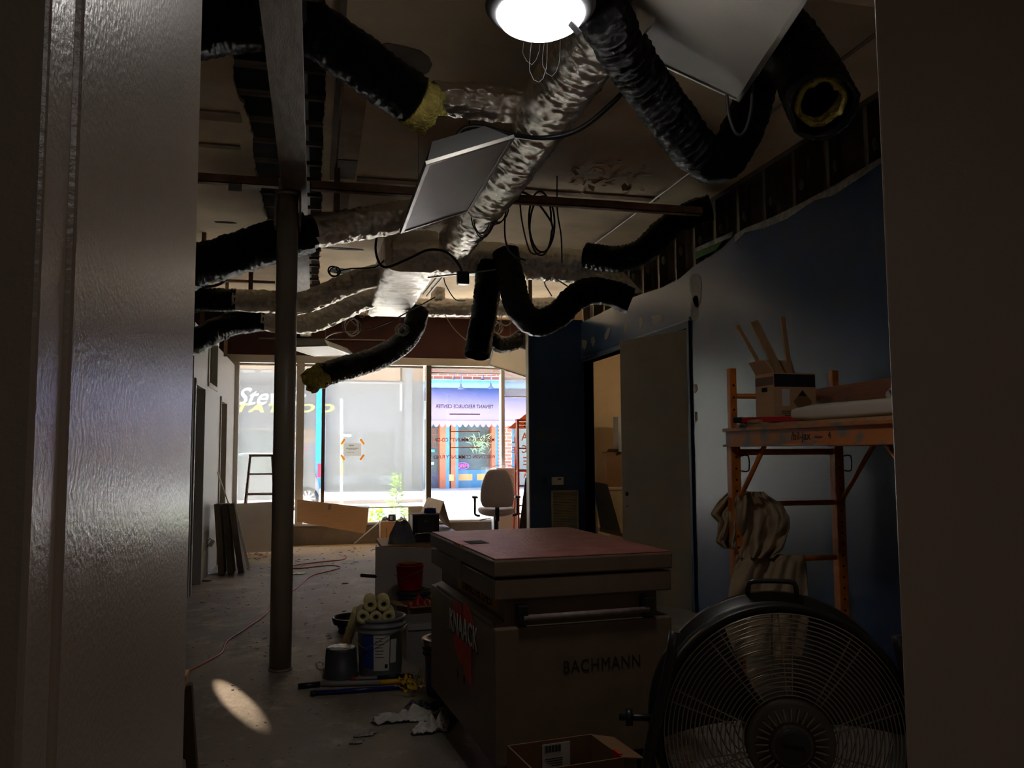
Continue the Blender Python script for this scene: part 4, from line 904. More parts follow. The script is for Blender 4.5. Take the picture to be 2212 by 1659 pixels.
for i in range(6):
    y0 = 3.30-.10*i
    sb.tube(smooth_path([(2.60, y0, 1.695), (2.66, y0+.02, 1.725+.006*math.sin(i*2)), (2.76, y0, 1.735), (2.86, y0-.01, 1.70)], .03), .03, 10)
tag(sb.build('striped_towel', mat('striped_towel', sr(190, 184, 172), .95, scale=3, col2=sr(90, 92, 100), stretch=(1, 22, 1), contrast=(.47, .55), detail=1)), 'folded striped towel lying on the cream foam pad', 'towel')
def cloth(name, label, rows, y, m, seed, amp=.035, nf=5, cat='drop cloth', group=None):
    """rows: (py, pxl, pxr) from top to bottom, hung at depth y"""
    def f(u, v):
        k = v*(len(rows)-1); i = min(int(k), len(rows)-2); t = k-i
        a, b = rows[i], rows[i+1]; py = a[0]+(b[0]-a[0])*t; l = a[1]+(b[1]-a[1])*t; r_ = a[2]+(b[2]-a[2])*t
        px = l+(r_-l)*u
        dy = amp*(.4+v)*math.sin(u*nf*6.283+seed+1.2*math.sin(v*3+seed))*.6 + amp*mnoise.noise(Vector((u*5+seed+v*1.5, v*2.2, seed)))*2.2 + amp*.5*(1-2.2*abs(mnoise.noise(Vector((u*7+v*3, v*3, seed+5))))) - .06*math.sin(min(1, v*1.6)*1.57)
        return at_y(px, py, y+dy)
    o = MB().grid(f, 60, 40).build(name, m, solid=.006); return tag(o, label, cat, group)
dc = cloth('drop_cloth', 'bunched canvas drop cloth hung over the upper scaffold rung', [(1062, 1600, 1650), (1072, 1590, 1660), (1090, 1586, 1690), (1115, 1586, 1704), (1140, 1588, 1706), (1165, 1590, 1697), (1185, 1594, 1692), (1206, 1600, 1668)], SY0-.03, M['canvas'], 1.0, .05, 1.6, group='canvas drop cloths on the scaffold')
wg = cloth('hanging_corner', 'stray corner', [(1064, 1572, 1604), (1085, 1550, 1600), (1110, 1534, 1598), (1128, 1552, 1596), (1150, 1550, 1596), (1170, 1546, 1594), (1184, 1562, 1592)], SY0+.06, M['canvas'], 2.5, .04, 2)
wg.parent = dc; wg.matrix_parent_inverse = mw(dc).inverted(); del wg['category']; del wg['label']
cloth('drop_cloth', 'canvas drop cloth hanging from the lower scaffold rung to the floor', [(1198, 1590, 1735), (1215, 1588, 1740), (1270, 1575, 1745), (1330, 1568, 1748), (1420, 1560, 1750)], SY0-.045, M['canvas'], 4.0, .03, 1.7, group='canvas drop cloths on the scaffold')

# ------------------------------------------------------------------ painting gear beside the chest
def bucket(name, label, loc, r0, r1, h, m, ribs=True, lid=None, rz=0, cat='bucket', handle=True, group=None):
    t = thing(name, label, cat, loc, rz, group)
    pr_ = [(.001, .0), (r0, 0), (r0+.004, .006)]
    if ribs: pr_ += [(r1-.006, h*.74), (r1+.008, h*.755), (r1+.008, h*.775), (r1-.003, h*.79), (r1-.003, h*.84), (r1+.010, h*.85), (r1+.010, h*.87), (r1-.002, h*.885), (r1, h*.95), (r1+.010, h*.955), (r1+.010, h), (r1-.004, h), (r1-.006, h*.9), (r0-.006, .012), (.001, .012)]
    else: pr_ += [(r1, h*.95), (r1+.006, h*.955), (r1+.006, h), (r1-.004, h), (r0-.005, .01), (.001, .01)]
    MB().lathe(pr_, n=40).build('shell', m, t)
    if lid is not None:
        MB().lathe([(.001, h*.99), (r1-.02, h*.99), (r1-.018, h+.012), (r1+.012, h+.014), (r1+.016, h-.012), (r1+.01, h-.014)], n=40).build('lid', lid, t)
    if handle:
        hp = [(-(r1+.015), -.01, h*.62), (-(r1*.7), -(r1*.85), h*.52), (0, -(r1+.04), h*.70), (r1*.7, -(r1*.85), h*.8), (r1+.015, -.01, h*.82)]
        MB().tube(smooth_path(hp, .02), .003, 6).build('bail', M['cable'], t)
    return t
b1 = bucket('paint_bucket', 'grey ribbed paint bucket carrying the pack of roller covers', (.44, 5.62, 0), .135, .155, .37, M['grey'])
def on_cyl(t, a0, a1, z0, z1, r, m, name, taper=.045):
    mb = MB(); n = 12
    vs = []
    for i in range(n+1):
        a = a0+(a1-a0)*i/n
        for z in (z0, z1): rr = r+taper*z; vs.append((rr*math.cos(a), rr*math.sin(a), z))
    mb.add(vs, [(2*i, 2*i+2, 2*i+3, 2*i+1) for i in range(n)], True); return mb.build(name, m, t)
on_cyl(b1, -2.55, -1.95, .06, .27, .1395, M['blue'], 'blue_label')
lb = on_cyl(b1, -1.95, -1.25, .045, .28, .1397, M['paper'], 'paper_label')
on_cyl(b1, -1.2, -.9, .09, .24, .1397, M['paper'], 'paper_label')
for i in range(7): on_cyl(b1, -1.88, -1.5-.05*(i % 2), .25-.02*i, .254-.02*i, .1403, M['ink'], 'print_line')
on_cyl(b1, -1.45, -1.32, .06, .085, .1403, M['ink'], 'print_block')
rp = thing('roller_pack', 'clear bag of cream roller covers on the ribbed bucket', 'roller covers', (.36, 5.66, .37))
cs = [(800, 1308), (829, 1307), (784, 1333), (812, 1335), (840, 1333)]
for px, py in cs:
    c_ = at_y(px, py, 5.50); MB().lathe([(.018, 0), (.040, 0), (.043, .006), (.043, .225), (.018, .225), (.018, 0)], c_, 20, (0.05, 1, .0)).build('roller_cover', M['nap'], rp, world=True)
    MB().cyl(c_+Vector((.01, .225, 0)), c_+Vector((.011, .228, 0)), .019, n=12).build('core_end', M['paper'], rp, world=True)
def bagf(u, v):
    a = u*6.283; q = at_y(812+math.cos(a)*46*(.98+.05*math.sin(a*5+v*3)), 1320+math.sin(a)*31*(.98+.06*math.sin(a*4)), 5.47+.28*v); return q
MB().grid(bagf, 40, 8).build('bag_film', M['film'], rp, world=True)
p, q = at_y(772, 1318, 5.85), at_z(742, 1408, .03)
tag(MB().cyl(q, p, .034, n=20).build('foam_tube', M['nap']), 'long cream tube leaning behind the ribbed bucket', 'tube')
pt = thing('upturned_pail', 'small dark grey pail standing upside down with white paint on top', 'pail', (.185, 5.60, 0))
MB().lathe([(.113, 0), (.117, .003), (.113, .012), (.108, .012), (.098, .17), (.094, .182), (.001, .184)], n=40).build('shell', M['dgrey'], pt)
MB().lathe([(.001, .186), (.088, .1855), (.09, .183)], n=32).build('paint_skin', mat('splashed_white', sr(215, 215, 212), .4, scale=18, col2=sr(120, 120, 120), contrast=(.55, .65)), pt)
cm = thing('hose_clamp', 'small shiny metal clamp lying against the upturned pail', 'clamp', at_z(694, 1452, 0))
MB().tube(smooth_path([(0, 0, .01), (-.03, 0, .03), (-.03, .01, .06), (.005, .01, .062), (.01, 0, .04)], .008), .006, 8).build('loop', M['chrome'], cm)
MB().cyl((.01, 0, .012), (.035, -.01, .012), .012, n=10).build('screw', M['chrome'], cm)
dl = thing('bucket_dolly', 'round black bucket dolly on small casters behind the pail', 'dolly', (.33, 6.95, 0))
MB().lathe([(.001, .075), (.15, .075), (.16, .10), (.168, .118), (.175, .118), (.175, .095), (.165, .065), (.001, .06)], n=40).build('tray', M['black'], dl)
for i in range(4):
    a = .8+i*1.571; MB().cyl((.14*math.cos(a), .14*math.sin(a)-.012, .03), (.14*math.cos(a), .14*math.sin(a)+.012, .03), .03, n=14).box((.14*math.cos(a), .14*math.sin(a), .05), (.03, .03, .03)).build('caster', M['black'], dl)
bucket('paint_bucket', 'paint bucket with pale rim tucked behind the chest corner', (.80, 5.05, 0), .125, .145, .315, M['dgrey'], lid=mat('paint_lid', sr(200, 200, 198), .35, scale=9, col2=sr(90, 90, 92), contrast=(.5, .6)), handle=False)
o_ = [o for o in COL.objects if o.get('label') == 'paint bucket with pale rim tucked behind the chest corner'][0]
on_cyl(o_, -3.1, -2.2, .03, .19, .129, M['blue'], 'blue_label'); on_cyl(o_, -2.15, -1.7, .03, .2, .129, M['paper'], 'paper_label')
open_box('carton', 'pale grey open carton between the bucket and the chest', (.80, 6.02, 0), .06, .34, .30, .26, M['lgrey'], flaps=(('f', .05, -1.2),), cat='carton')
open_box('carton', 'brown open carton with red rags behind the pale carton', (.86, 6.62, 0), .2, .36, .28, .26, M['card2'], flaps=(('l', .1, .2), ('f', .08, .1)), cat='carton')
def rag(name, label, c, sx, sy, m, seed, h=.05, cat='rag', group=None, zmin=.004):
    def f(u, v):
        x, y = (u-.5)*2, (v-.5)*2; k = 1+.35*mnoise.noise(Vector((seed, x*1.2, y*1.2)))
        z = abs(mnoise.noise(Vector((x*2.2+seed, y*2.2, seed*2))))*h*2*(1.05-.6*max(abs(x), abs(y))) + .4*h*abs(mnoise.noise(Vector((x*6, y*6, seed))))
        return (c[0]+x*sx*k+.2*sx*y, c[1]+y*sy*k, c[2]+zmin+z)
    return tag(MB().grid(f, 26, 22).build(name, m, solid=.002), label, cat, group)
rag('red_rag', 'crumpled red rag in the brown carton', (.84, 6.6, .22), .14, .10, M['red'], 3.0, .06)
bucket('bin', 'dark grey bucket under the red bucket', (.83, 7.02, 0), .125, .14, .285, M['dgrey'], handle=False, lid=M['dgrey'])
b2 = [o for o in COL.objects if o.get('label') == 'dark grey bucket under the red bucket'][0]; on_cyl(b2, -1.5, -1.0, .04, .17, .130, M['lgrey'], 'paper_label')
rb = bucket('pail', 'red plastic bucket standing on the dark grey bucket', (.79, 7.02, .30), .095, .115, .21, M['red'], ribs=False)
MB().lathe([(.001, .0), (.07, .0), (.08, .015)], (-.01, 0, .205), 24).build('sponge_rim', mat('amber_sponge', sr(190, 130, 40), .9), rb)

def xz_board(name, label, pxs, y, th, m, cat='board', lean=0.0, group=None):
    pts = [at_y(a, b, y) for a, b in pxs]; zt = max(p.z for p in pts)
    vs = [Vector((p.x, y+lean*(p.z), p.z)) for p in pts]; n = len(vs)
    vs2 = [v+Vector((0, th, 0)) for v in vs]
    return tag(MB().add(vs+vs2, [tuple(range(n)), tuple(range(2*n-1, n-1, -1))]+[(i, (i+1) % n, n+(i+1) % n, n+i) for i in range(n)]).build(name, m), label, cat, group)
yb = 7.55
p0 = at_y(811, 1181, yb); xb0, ztb = p0.x, p0.z
xz_board('drywall_board', 'grey upright board screening the low work table', [(811, 1181), (985, 1185), (985, 1345), (803, 1343), (810, 1290)], yb, .014, M['drywall'])
wt = thing('work_table', 'low makeshift table behind the grey upright board', 'table', (.95, 8.0, 0))
MB().bb((xb0+.06, 7.6, ztb-.035), (1.45, 8.3, ztb-.002)).build('table_top', M['wood'], wt, world=True)
for xx in (xb0+.12, 1.4):
    for yy in (7.66, 8.24): MB().bb((xx-.02, yy-.02, 0), (xx+.02, yy+.02, ztb-.035)).build('leg', M['wood'], wt, world=True)
q0, q1 = at_y(891, 1174, 7.8), at_y(949, 1111, 7.8)
cb = thing('heater_case', 'black metal case with wire handle on the work table', 'case', (q0.x, 7.8, ztb))
MB().bb((q0.x, 7.8, ztb), (q1.x, 8.02, q1.z)).build('body', M['blackmetal'], cb, world=True, bevel=.006)
MB().bb((q0.x+.05, 7.796, ztb+.07), (q1.x-.05, 7.801, q1.z-.03)).build('face_panel', M['dgrey'], cb, world=True)
text('panel_lettering', 'A-L', M['lgrey'], cb, frame4(((q0.x+q1.x)/2, 7.795, q1.z-.06), (1, 0, 0), (0, 0, 1)), .03, .0005)
MB().bb((q0.x-.004, 7.795, q1.z-.004), (q1.x+.004, 8.03, q1.z+.008)).build('top_edge', M['lgrey'], cb, world=True)
MB().tube(smooth_path([(q0.x+.02, 7.79, ztb+.02), (q0.x+.03, 7.77, ztb+.08), (q1.x-.03, 7.77, ztb+.08), (q1.x-.02, 7.79, ztb+.02)], .02), .006, 8).build('wire_handle', M['chrome'], cb, world=True)
c_ = at_y(929, 1104, 7.9)
tag(MB().lathe([(.035, 0), (.06, 0), (.055, .045), (.032, .045), (.035, 0)], (c_.x, 7.9, q1.z+.009), 24).build('tape_roll', M['blue']), 'roll of blue tape lying on the black case', 'tape')
def jf(u, v):
    a = u*6.283; rr = .12*(1-.55*v**1.5)*(1+.18*math.sin(a*3+1)+.1*mnoise.noise(Vector((math.cos(a)*2, math.sin(a)*2, v*3))))
    c0 = at_y(866, 1178, 7.75); return (c0.x+math.cos(a)*rr, 7.78+math.sin(a)*rr*.6, ztb+.19*v*(1+.12*math.sin(a*2)))
tag(MB().grid(jf, 40, 14).build('jacket', M['jacket']), 'crumpled grey jacket heaped beside the black case', 'jacket')
# knife handle sticking out left of the board
tag(MB().cyl(at_y(780, 1243, 7.5), at_y(830, 1246, 7.6), .016, n=10).build('pry_bar', M['black']), 'black tool handle poking out left of the grey upright board', 'tool')

# extension poles and scraps on the floor
def pole(label, segs, r, z):
    t = thing('extension_pole', label, 'pole', at_z(*segs[0][0], z))
    for i, (a, b, m) in enumerate(segs):
        MB().cyl(at_z(*a, z), at_z(*b, z), r*(1.25 if i == 0 else 1), n=12).build(('grip', 'shaft', 'extension')[min(i, 2)], m, t, world=True)
    return t
pole('white extension pole with black grip and yellow end on the floor', [((644, 1483), (691, 1478), M['black']), ((691, 1478), (820, 1474), M['lgrey']), ((820, 1474), (886, 1470), M['yellow'])], .015, .02)
pole('dark blue extension pole lying nearest on the floor', [((671, 1498), (682, 1497), M['black']), ((682, 1497), (870, 1484), M['blueenamel'])], .014, .018)
pole('thin dark pole with a red tip lying behind the white pole', [((758, 1466), (768, 1466), M['red']), ((768, 1466), (815, 1464), M['lgrey']), ((815, 1464), (885, 1458), M['black'])], .011, .014)
tp = MB()
for i in range(26):
    c_ = at_z(rnd(872, 905), rnd(1470, 1492), rnd(.01, .06)); a = rnd(0, 6.28); L = rnd(.03, .07)
    tp.bar(c_, c_+Vector((math.cos(a)*L, math.sin(a)*L, rnd(-.01, .04))), rnd(.01, .03), .002, (rnd(-1, 1), rnd(-1, 1), 1))
tag(tp.build('caution_tape', mat('yellow_caution_tape', sr(226, 186, 20), .5, scale=40, col2=sr(40, 36, 20), contrast=(.6, .64), detail=1)), 'tangle of yellow caution tape at the pole ends', 'tape', kind='stuff')
rag('plastic_wrap', 'clump of clear plastic wrap beside the caution tape', at_z(915, 1490, 0), .07, .07, M['film'], 8.0, .10, 'plastic')
rag('paper_rag', 'torn white paper rag lying left of the chest', at_z(875, 1555, 0), .17, .075, M['cloth'], 1.3, .045)
rag('paper_rag', 'smaller crumpled white rag under the chest edge', at_z(935, 1578, 0), .09, .07, M['cloth'], 5.7, .06)
rag('dark_rag', 'dark wad of trash behind the white rags', at_z(918, 1538, 0), .10, .06, M['dgrey'], 6.2, .06)
for i, (a, b, s_, m, lb) in enumerate(((640, 1240, .10, 'paper', 'flat white paper scrap beside the column foot'), (655, 1222, .05, 'cloth', 'small white crumb of paper by the red cord'), (460, 1240, .09, 'paper', 'paper litter at the foot of the partition'), (445, 1256, .05, 'dgrey', 'dark litter along the partition foot'), (790, 1588, .05, 'gyp', 'plaster chip lying below the poles'), (770, 1606, .03, 'gyp', 'tiny plaster chip nearest the viewer'), (745, 1262, .03, 'dgrey', 'dark speck of debris on the bare floor'))):
    rag('floor_scrap', lb, at_z(a, b, 0), s_, s_*.6, M[m], i*2.1, .012, 'scrap', 'scraps on the floor')
deb = MB()
for i in range(900):
    y_ = rnd(4.2, 13.2); c_ = Vector((rnd(-1.1, 2.4), y_, 0)); s_ = rnd(.003, .014)*(1.6 if y_ > 11 else 1)
    a = rnd(0, 6.28); deb.box(c_+Vector((0, 0, s_*.2)), (s_*rnd(.8, 3), s_, s_*.4), Matrix.Rotation(a, 3, 'Z'))
tag(deb.build('debris', M['gyp'], fix=False), 'fine plaster crumbs and sawdust scattered over the floor', 'debris', kind='stuff')
crd = [(392, 1456), (440, 1432), (478, 1410), (490, 1385), (530, 1358), (575, 1325), (592, 1300), (640, 1270), (670, 1245), (700, 1236), (728, 1229), (734, 1224), (715, 1221), (690, 1223), (640, 1228), (622, 1226), (640, 1220), (700, 1213), (738, 1209), (748, 1204), (746, 1200)]
tag(MB().tube(smooth_path([at_z(a, b, .008) for a, b in crd], .06), .008, 8).build('power_cable', M['cord']), 'red extension cord snaking over the floor past the column', 'cord')

# sawhorse peeking out behind the near wall block
sh = thing('sawhorse', 'wooden sawhorse end peeking out behind the near wall', 'sawhorse', (-.5, 2.2, 0))
MB().bar(at_y(300, 1468, 2.2), at_y(408, 1468, 2.2)+Vector((-.004, 0, 0)), .06, .035).build('top_rail', M['wood'], sh, world=True, bevel=.003)
tp_ = at_y(404, 1478, 2.2); ft = at_y(418, 1700, 2.2); dv = (ft-tp_).normalized(); ft = tp_+dv*(tp_.z/-dv.z)
MB().bar(tp_, ft, .03, .024).build('leg', M['darkwood'], sh, world=True, bevel=.002)
MB().bar(tp_+Vector((-.45, 0, 0)), ft+Vector((-.53, 0, 0)), .03, .024).build('leg', M['darkwood'], sh, world=True, bevel=.002)
c1 = at_y(408, 1590, 2.22); MB().bar(c1, c1+Vector((-.5, 0, 0)), .02, .05).build('cross_rail', M['darkwood'], sh, world=True)
c1 = at_y(412, 1632, 2.22); MB().bar(c1, c1+Vector((-.18, 0, .12)), .018, .022).build('brace', M['darkwood'], sh, world=True)

# ------------------------------------------------------------------ left partition clutter
fb = [('leftmost', 478, 464), ('middle', 497, 480), ('front', 519, 494)]
for i, (w_, pxb, pxt) in enumerate(fb):
    b_ = at_z(pxb+4, 1240, 0); top_ = at_y(pxt+8, 1084, 10.55); yy = 10.52
    mb = MB().bar((b_.x, yy, 0.02), (top_.x, yy+.02, .84), .30, .070, (1, 0, 0))
    o = mb.build('flat_carton', [mat('brown_carton_a', sr(120, 100, 82), .8), mat('brown_carton_b', sr(88, 74, 62), .8), mat('brown_carton_c', sr(110, 92, 78), .8)][i], bevel=.004); tag(o, ['leftmost dark flat carton leaning on the partition', 'middle dark flat carton of the leaning three', 'rightmost dark flat carton leaning nearest the room'][i], 'carton', 'flat cartons leaning on the partition')
tag(MB().cyl(at_y(470, 1020, 10.9), at_y(498, 1100, 10.7), .008, n=8).build('white_rod', M['white']), 'thin white rod leaning above the dark cartons', 'rod')
tag(MB().bar(at_y(505, 1083, 10.4), at_y(538, 1230, 10.4), .012, .03).build('white_strip', M['white']), 'white edge strip along the front dark carton', 'strip')
cp_ = at_z(537, 1226, .02); cl_ = thing('caster_clip', 'small black and white clip at the carton foot', 'clip', cp_)
MB().cyl((0, 0, -.015), (0, .02, -.015), .02, n=12).box((.0, .0, .02), (.02, .01, .06)).build('clip', M['black'], cl_); MB().box((-.012, -.006, .03), (.012, .01, .07)).build('tab', M['white'], cl_)
oo = at_x(449, 1172, LX+.01); ot = thing('outlet', 'electrical outlet dangling from the partition wall', 'outlet', oo)
MB().box((.005, -.05, .0), (.01, .03, .10)).build('wall_plate', M['alu'], ot); MB().box((.04, .02, -.01), (.05, .04, .08), Matrix.Rotation(.5, 3, 'Y')).build('receptacle', M['white'], ot, bevel=.006)
MB().tube(smooth_path([(.005, -.05, .02), (.03, -.03, .05), (.04, .01, .02)], .01), .004, 6).build('lead', M['black'], ot)

# ------------------------------------------------------------------ return wall fittings
q0, q1 = at_y(1191, 1145, 10.1), at_y(1249, 1058, 10.1)
gr = thing('air_grille', 'beige return air grille low on the dark blue wall', 'grille', ((q0.x+q1.x)/2, 10.1, q0.z-.2))
zb_, zt_ = q0.z-.15, q1.z; f_ = .025
for a, b in (((q0.x, zb_), (q1.x, zb_+f_)), ((q0.x, zt_-f_), (q1.x, zt_)), ((q0.x, zb_), (q0.x+f_, zt_)), ((q1.x-f_, zb_), (q1.x, zt_))):
    MB().bb((a[0], 10.085, a[1]), (b[0], 10.1, b[1])).build('frame_rail', M['slab'], gr, world=True, bevel=.003)
sl = MB(); z_ = zb_+f_
while z_ < zt_-f_-.01: sl.box(((q0.x+q1.x)/2, 10.093, z_+.008), (q1.x-q0.x-2*f_, .012, .010), Matrix.Rotation(.5, 3, 'X')); z_ += .0195
tag(sl.build('louvres', M['slab'], gr, world=True), 'fine louvre blades', kind='stuff')
q = at_y(1204, 1039, 10.09); th_ = thing('thermostat', 'beige thermostat above the air grille', 'thermostat', q)
MB().box((0, -.01, 0), (.155, .03, .10)).build('case', M['white'], th_, bevel=.008); MB().box((.02, -.026, .025), (.045, .003, .018)).build('display', M['ink'], th_)
q = at_y(1176, 1039, 10.09); sp_ = thing('switch_plate', 'dark switch plate left of the thermostat', 'switch', q)
MB().box((0, -.004, 0), (.07, .012, .09)).build('plate', M['dgrey'], sp_, bevel=.003); MB().box((0, -.012, 0), (.02, .012, .035)).build('toggle', M['black'], sp_)

# ------------------------------------------------------------------ side room contents
xz_board('leaning_slab', 'dark panel leaning inside the lamplit side room', [(1280, 1040), (1312, 1046), (1342, 1152), (1298, 1143)], 11.2, .03, M['blackmetal'], 'panel')
xz_board('floor_plank', 'dark plank lying on the ledge under the leaning dark panel', [(1296, 1140), (1345, 1152), (1345, 1160), (1296, 1148)], 11.1, .08, M['darkwood'], 'plank')
q0, q1 = at_y(1312, 1052, 11.5), at_y(1352, 976, 11.5)
open_box('cardboard_box', 'film-wrapped cardboard box on the side room cabinet', ((q0.x+q1.x)/2, 11.6, q0.z), 0, q1.x-q0.x, .2, q1.z-q0.z, M['card2'], flaps=(('f', .06, .9),))
tag(MB().bb((q0.x-.02, 11.4, 0), (q1.x+.15, 11.9, q0.z-.002)).bb((q0.x-.03, 11.39, q0.z-.04), (q1.x+.16, 11.91, q0.z-.002)).build('side_cabinet', mat('cream_cabinet', sr(190, 166, 130), .6), bevel=.004), 'cream cabinet carrying the box in the side room', 'cabinet')
q0, q1 = at_y(1333, 960, 11.45), at_y(1352, 900, 11.45)
tag(MB().bb((q0.x+.02, 11.45, at_y(1340, 976, 11.5).z), (q1.x+.1, 11.65, q1.z)).build('grey_carton', M['lgrey'], bevel=.004), 'grey green carton on top in the side room', 'carton')
sl_ = thing('assumed_room_bulb', 'assumed unseen warm bulb added to light the side room', 'lamp', (4.75, 10.7, 2.5))  # bulb out of view, assumed from the warm light in the side room
MB().lathe([(.001, 0), (.03, .01), (.035, .04), (.015, .075), (.001, .08)], (0, 0, -.08), 16).build('bulb', mat('warm_bulb', (1, .8, .5), .5, emit=(1, .72, .40), estr=4), sl_)
MB().cyl((0, 0, 0), (0, 0, .06), .018, n=12).build('socket', M['black'], sl_); MB().cyl((0, 0, .06), (0, 0, ZC-2.5), .004, n=6).build('flex', M['black'], sl_)
pl_ = bpy.data.lights.new('assumed_room_lamp', 'POINT'); pl_.energy = 4.0; pl_.color = (1, .84, .62); pl_.shadow_soft_size = .05
po_ = bpy.data.objects.new('assumed_room_lamp', pl_); COL.objects.link(po_); po_.location = (4.75, 10.7, 2.32)
# assumed unseen lamp past the partition end, added to throw the warm floor streak
aim = Vector((-.43, 5.22, 0)); wl_ = aim+Vector((-1.28, 3.95, 2.0))
wk = thing('assumed_streak_light', 'assumed unseen lamp on a stand, added to throw the warm floor streak', 'lamp', (wl_.x, wl_.y, 0))
dv = (aim-wl_).normalized()
MB().cyl((0, 0, .02), (0, 0, wl_.z-.06), .012, n=10).build('stand', M['blackmetal'], wk)
for i in range(3):
    a = i*2.094; MB().bar((0, 0, .25), (.28*math.cos(a), .28*math.sin(a), .012), .015, .015).build('foot', M['blackmetal'], wk)
MB().lathe([(.001, -.12), (.04, -.11), (.085, 0), (.08, 0), (.035, -.1), (.001, -.105)], Vector((0, 0, wl_.z))-dv*.03, 24, dv).build('reflector', M['alu'], wk)
spd = bpy.data.lights.new('assumed_streak_beam', 'SPOT'); spd.energy = 520; spd.color = (1, .74, .5); spd.spot_size = math.radians(7.0); spd.spot_blend = .85; spd.shadow_soft_size = .01
spo = bpy.data.objects.new('assumed_streak_beam', spd); COL.objects.link(spo); spo.location = wl_+dv*.02
spo.rotation_euler = dv.to_track_quat('-Z', 'Y').to_euler(); spo.scale = (.33, 1, 1)  # added beam's cone squashed to give the streak its narrow shape
# ------------------------------------------------------------------ things at the shop window
def ladder(name, label, top_l, top_r, foot_l, foot_r, y_t, y_f, steps, m, cat='ladder', back=.55, sm=None):
    a, b = at_y(*top_l, y_t), at_y(*top_r, y_t); c = at_y(*foot_l, y_f); d = at_y(*foot_r, y_f)
    for v, u in ((c, a), (d, b)):
        k = (u.z)/(u.z-v.z) if abs(u.z-v.z) > 1e-6 else 1; w = u+(v-u)*k; v.x, v.y, v.z = w.x, w.y, 0
    t = thing(name, label, cat, (c+d)/2)
    for p, q in ((a, c), (b, d)): MB().bar(p, q, .03, .07, (0, 1, 0)).build('side_rail', m, t, world=True, bevel=.003)
    for py in steps:
        tt = (a.z-py)/(a.z); p, q = a.lerp(c, tt), b.lerp(d, tt)
        MB().bar(p, q, .085, .022, (0, 0, 1)).build('step', sm or m, t, world=True, bevel=.002)
    for p, q in ((a, c), (b, d)):
        q2 = Vector((q.x, q.y+back, 0)); MB().bar(p+Vector((0, .04, -.02)), q2, .022, .035, (0, 1, 0)).build('back_leg', m, t, world=True, bevel=.002)
    for tt in (.4, .75):
        p, q = a.lerp(c, tt), b.lerp(d, tt); p2 = (a+Vector((0, .04, -.02))).lerp(Vector((c.x, c.y+back, 0)), tt); q2 = (b+Vector((0, .04, -.02))).lerp(Vector((d.x, d.y+back, 0)), tt)
        MB().bar(p2, q2, .012, .025).build('back_brace', m, t, world=True)
        MB().bar(p.lerp(p2, .1), p2, .006, .014).bar(q.lerp(q2, .1), q2, .006, .014).build('spreader', M['cable'], t, world=True)
    MB().bar(a+Vector((-.02, .02, 0)), b+Vector((.02, .02, 0)), .13, .035).build('cap', m, t, world=True, bevel=.004)
    return t
ladder('stepladder', 'brown stepladder standing before the leftmost window', (541, 984), (588, 984), (526, 1120), (594, 1120), 12.95, 12.85, (1.13, .83, .53, .26), M['ladderbrown'], back=.42)
xz_board('wallboard', 'grey wallboard panel leaning before the brown stepladder', [(510, 1089), (622, 1083), (622, 1190), (514, 1195)], 12.55, .014, M['drywall'], 'panel', .1)
cs_ = xz_board('cardboard_sheet', 'large flat cardboard sheet leaning askew under the window', [(642, 1079), (797, 1097), (794, 1128), (788, 1153), (642, 1127)], 13.1, .012, M['card'], 'cardboard', .0)
p = at_y(712, 1095, 13.09); MB().box(p, (.045, .003, .085), Matrix.Rotation(.15, 3, 'Y')).build('grey_tape', M['lgrey'], cs_, world=True)
tag(MB().cyl(at_y(765, 1174, 12.6), at_y(826, 1122, 13.15), .009, n=8).cyl(at_y(826, 1122, 13.15), at_y(834, 1116, 13.2), .006, n=8).build('white_rod', M['white']), 'thin white rod leaning between the cardboard sheet and small carton', 'rod')
q0, q1 = at_y(822, 1172, 12.9), at_y(870, 1126, 12.9)
bx = thing('carton', 'small brown printed carton standing under the window', 'carton', ((q0.x+q1.x)/2, 13.05, 0))
MB().bb((q0.x, 12.9, 0), (q1.x, 13.2, q1.z)).build('body', M['card'], bx, world=True, bevel=.004)
pl_ = MB()
for i in range(8): pl_.box((q0.x+.09+.0*(i % 2), 12.899, .06+.03*i), (.016, .001, .018)).box((q0.x+.20, 12.899, .05+.032*i), (.02, .001, .02))
pl_.build('print', M['card2'], bx, world=True)
c_ = at_y(847, 1118, 13.0)
cn = thing('paint_can', 'small blue paint can on the printed carton', 'can', (c_.x, 13.02, q1.z))
MB().lathe([(.001, 0), (.06, 0), (.06, .09), (.062, .095), (.058, .10), (.001, .098)], n=24).build('can', M['blue'], cn); on_cyl(cn, -2.2, -1.5, .02, .08, .0605, M['paper'], 'paper_label', 0)
rag('brush_pile', 'small heap of rags beside the blue can', (c_.x+.16, 13.0, q1.z), .06, .05, M['cloth'], 2.2, .06, 'rag')
rag('brush_pile', 'dark clutter left of the blue can', (c_.x-.10, 13.0, q1.z), .05, .05, M['jacket'], 3.2, .07, 'rag')
xz_board('pale_board', 'pale narrow board standing behind the black case', [(882, 1096), (922, 1094), (922, 1176), (882, 1176)], 13.15, .02, mat('pale_board', sr(206, 196, 176), .8), 'board')
# folded cardboard tent
A_, B_ = at_y(925, 1074, 11.9), at_y(958, 1083, 11.4); C_, D_ = at_y(903, 1118, 11.9), at_y(938, 1146, 11.3); E_, F_ = at_y(948, 1120, 12.3), at_y(975, 1142, 11.7)
tf_ = thing('folded_cardboard', 'folded cardboard propped like a tent left of the chair', 'cardboard', (B_.x, B_.y, D_.z))
for q, nm, m_ in (([A_, B_, D_, C_], 'pale_leaf', mat('cream_card', sr(222, 200, 172), .8)), ([A_, B_, F_, E_], 'dark_leaf', M['card2'])):
    MB().poly(q).build(nm, m_, tf_, world=True, solid=.008)
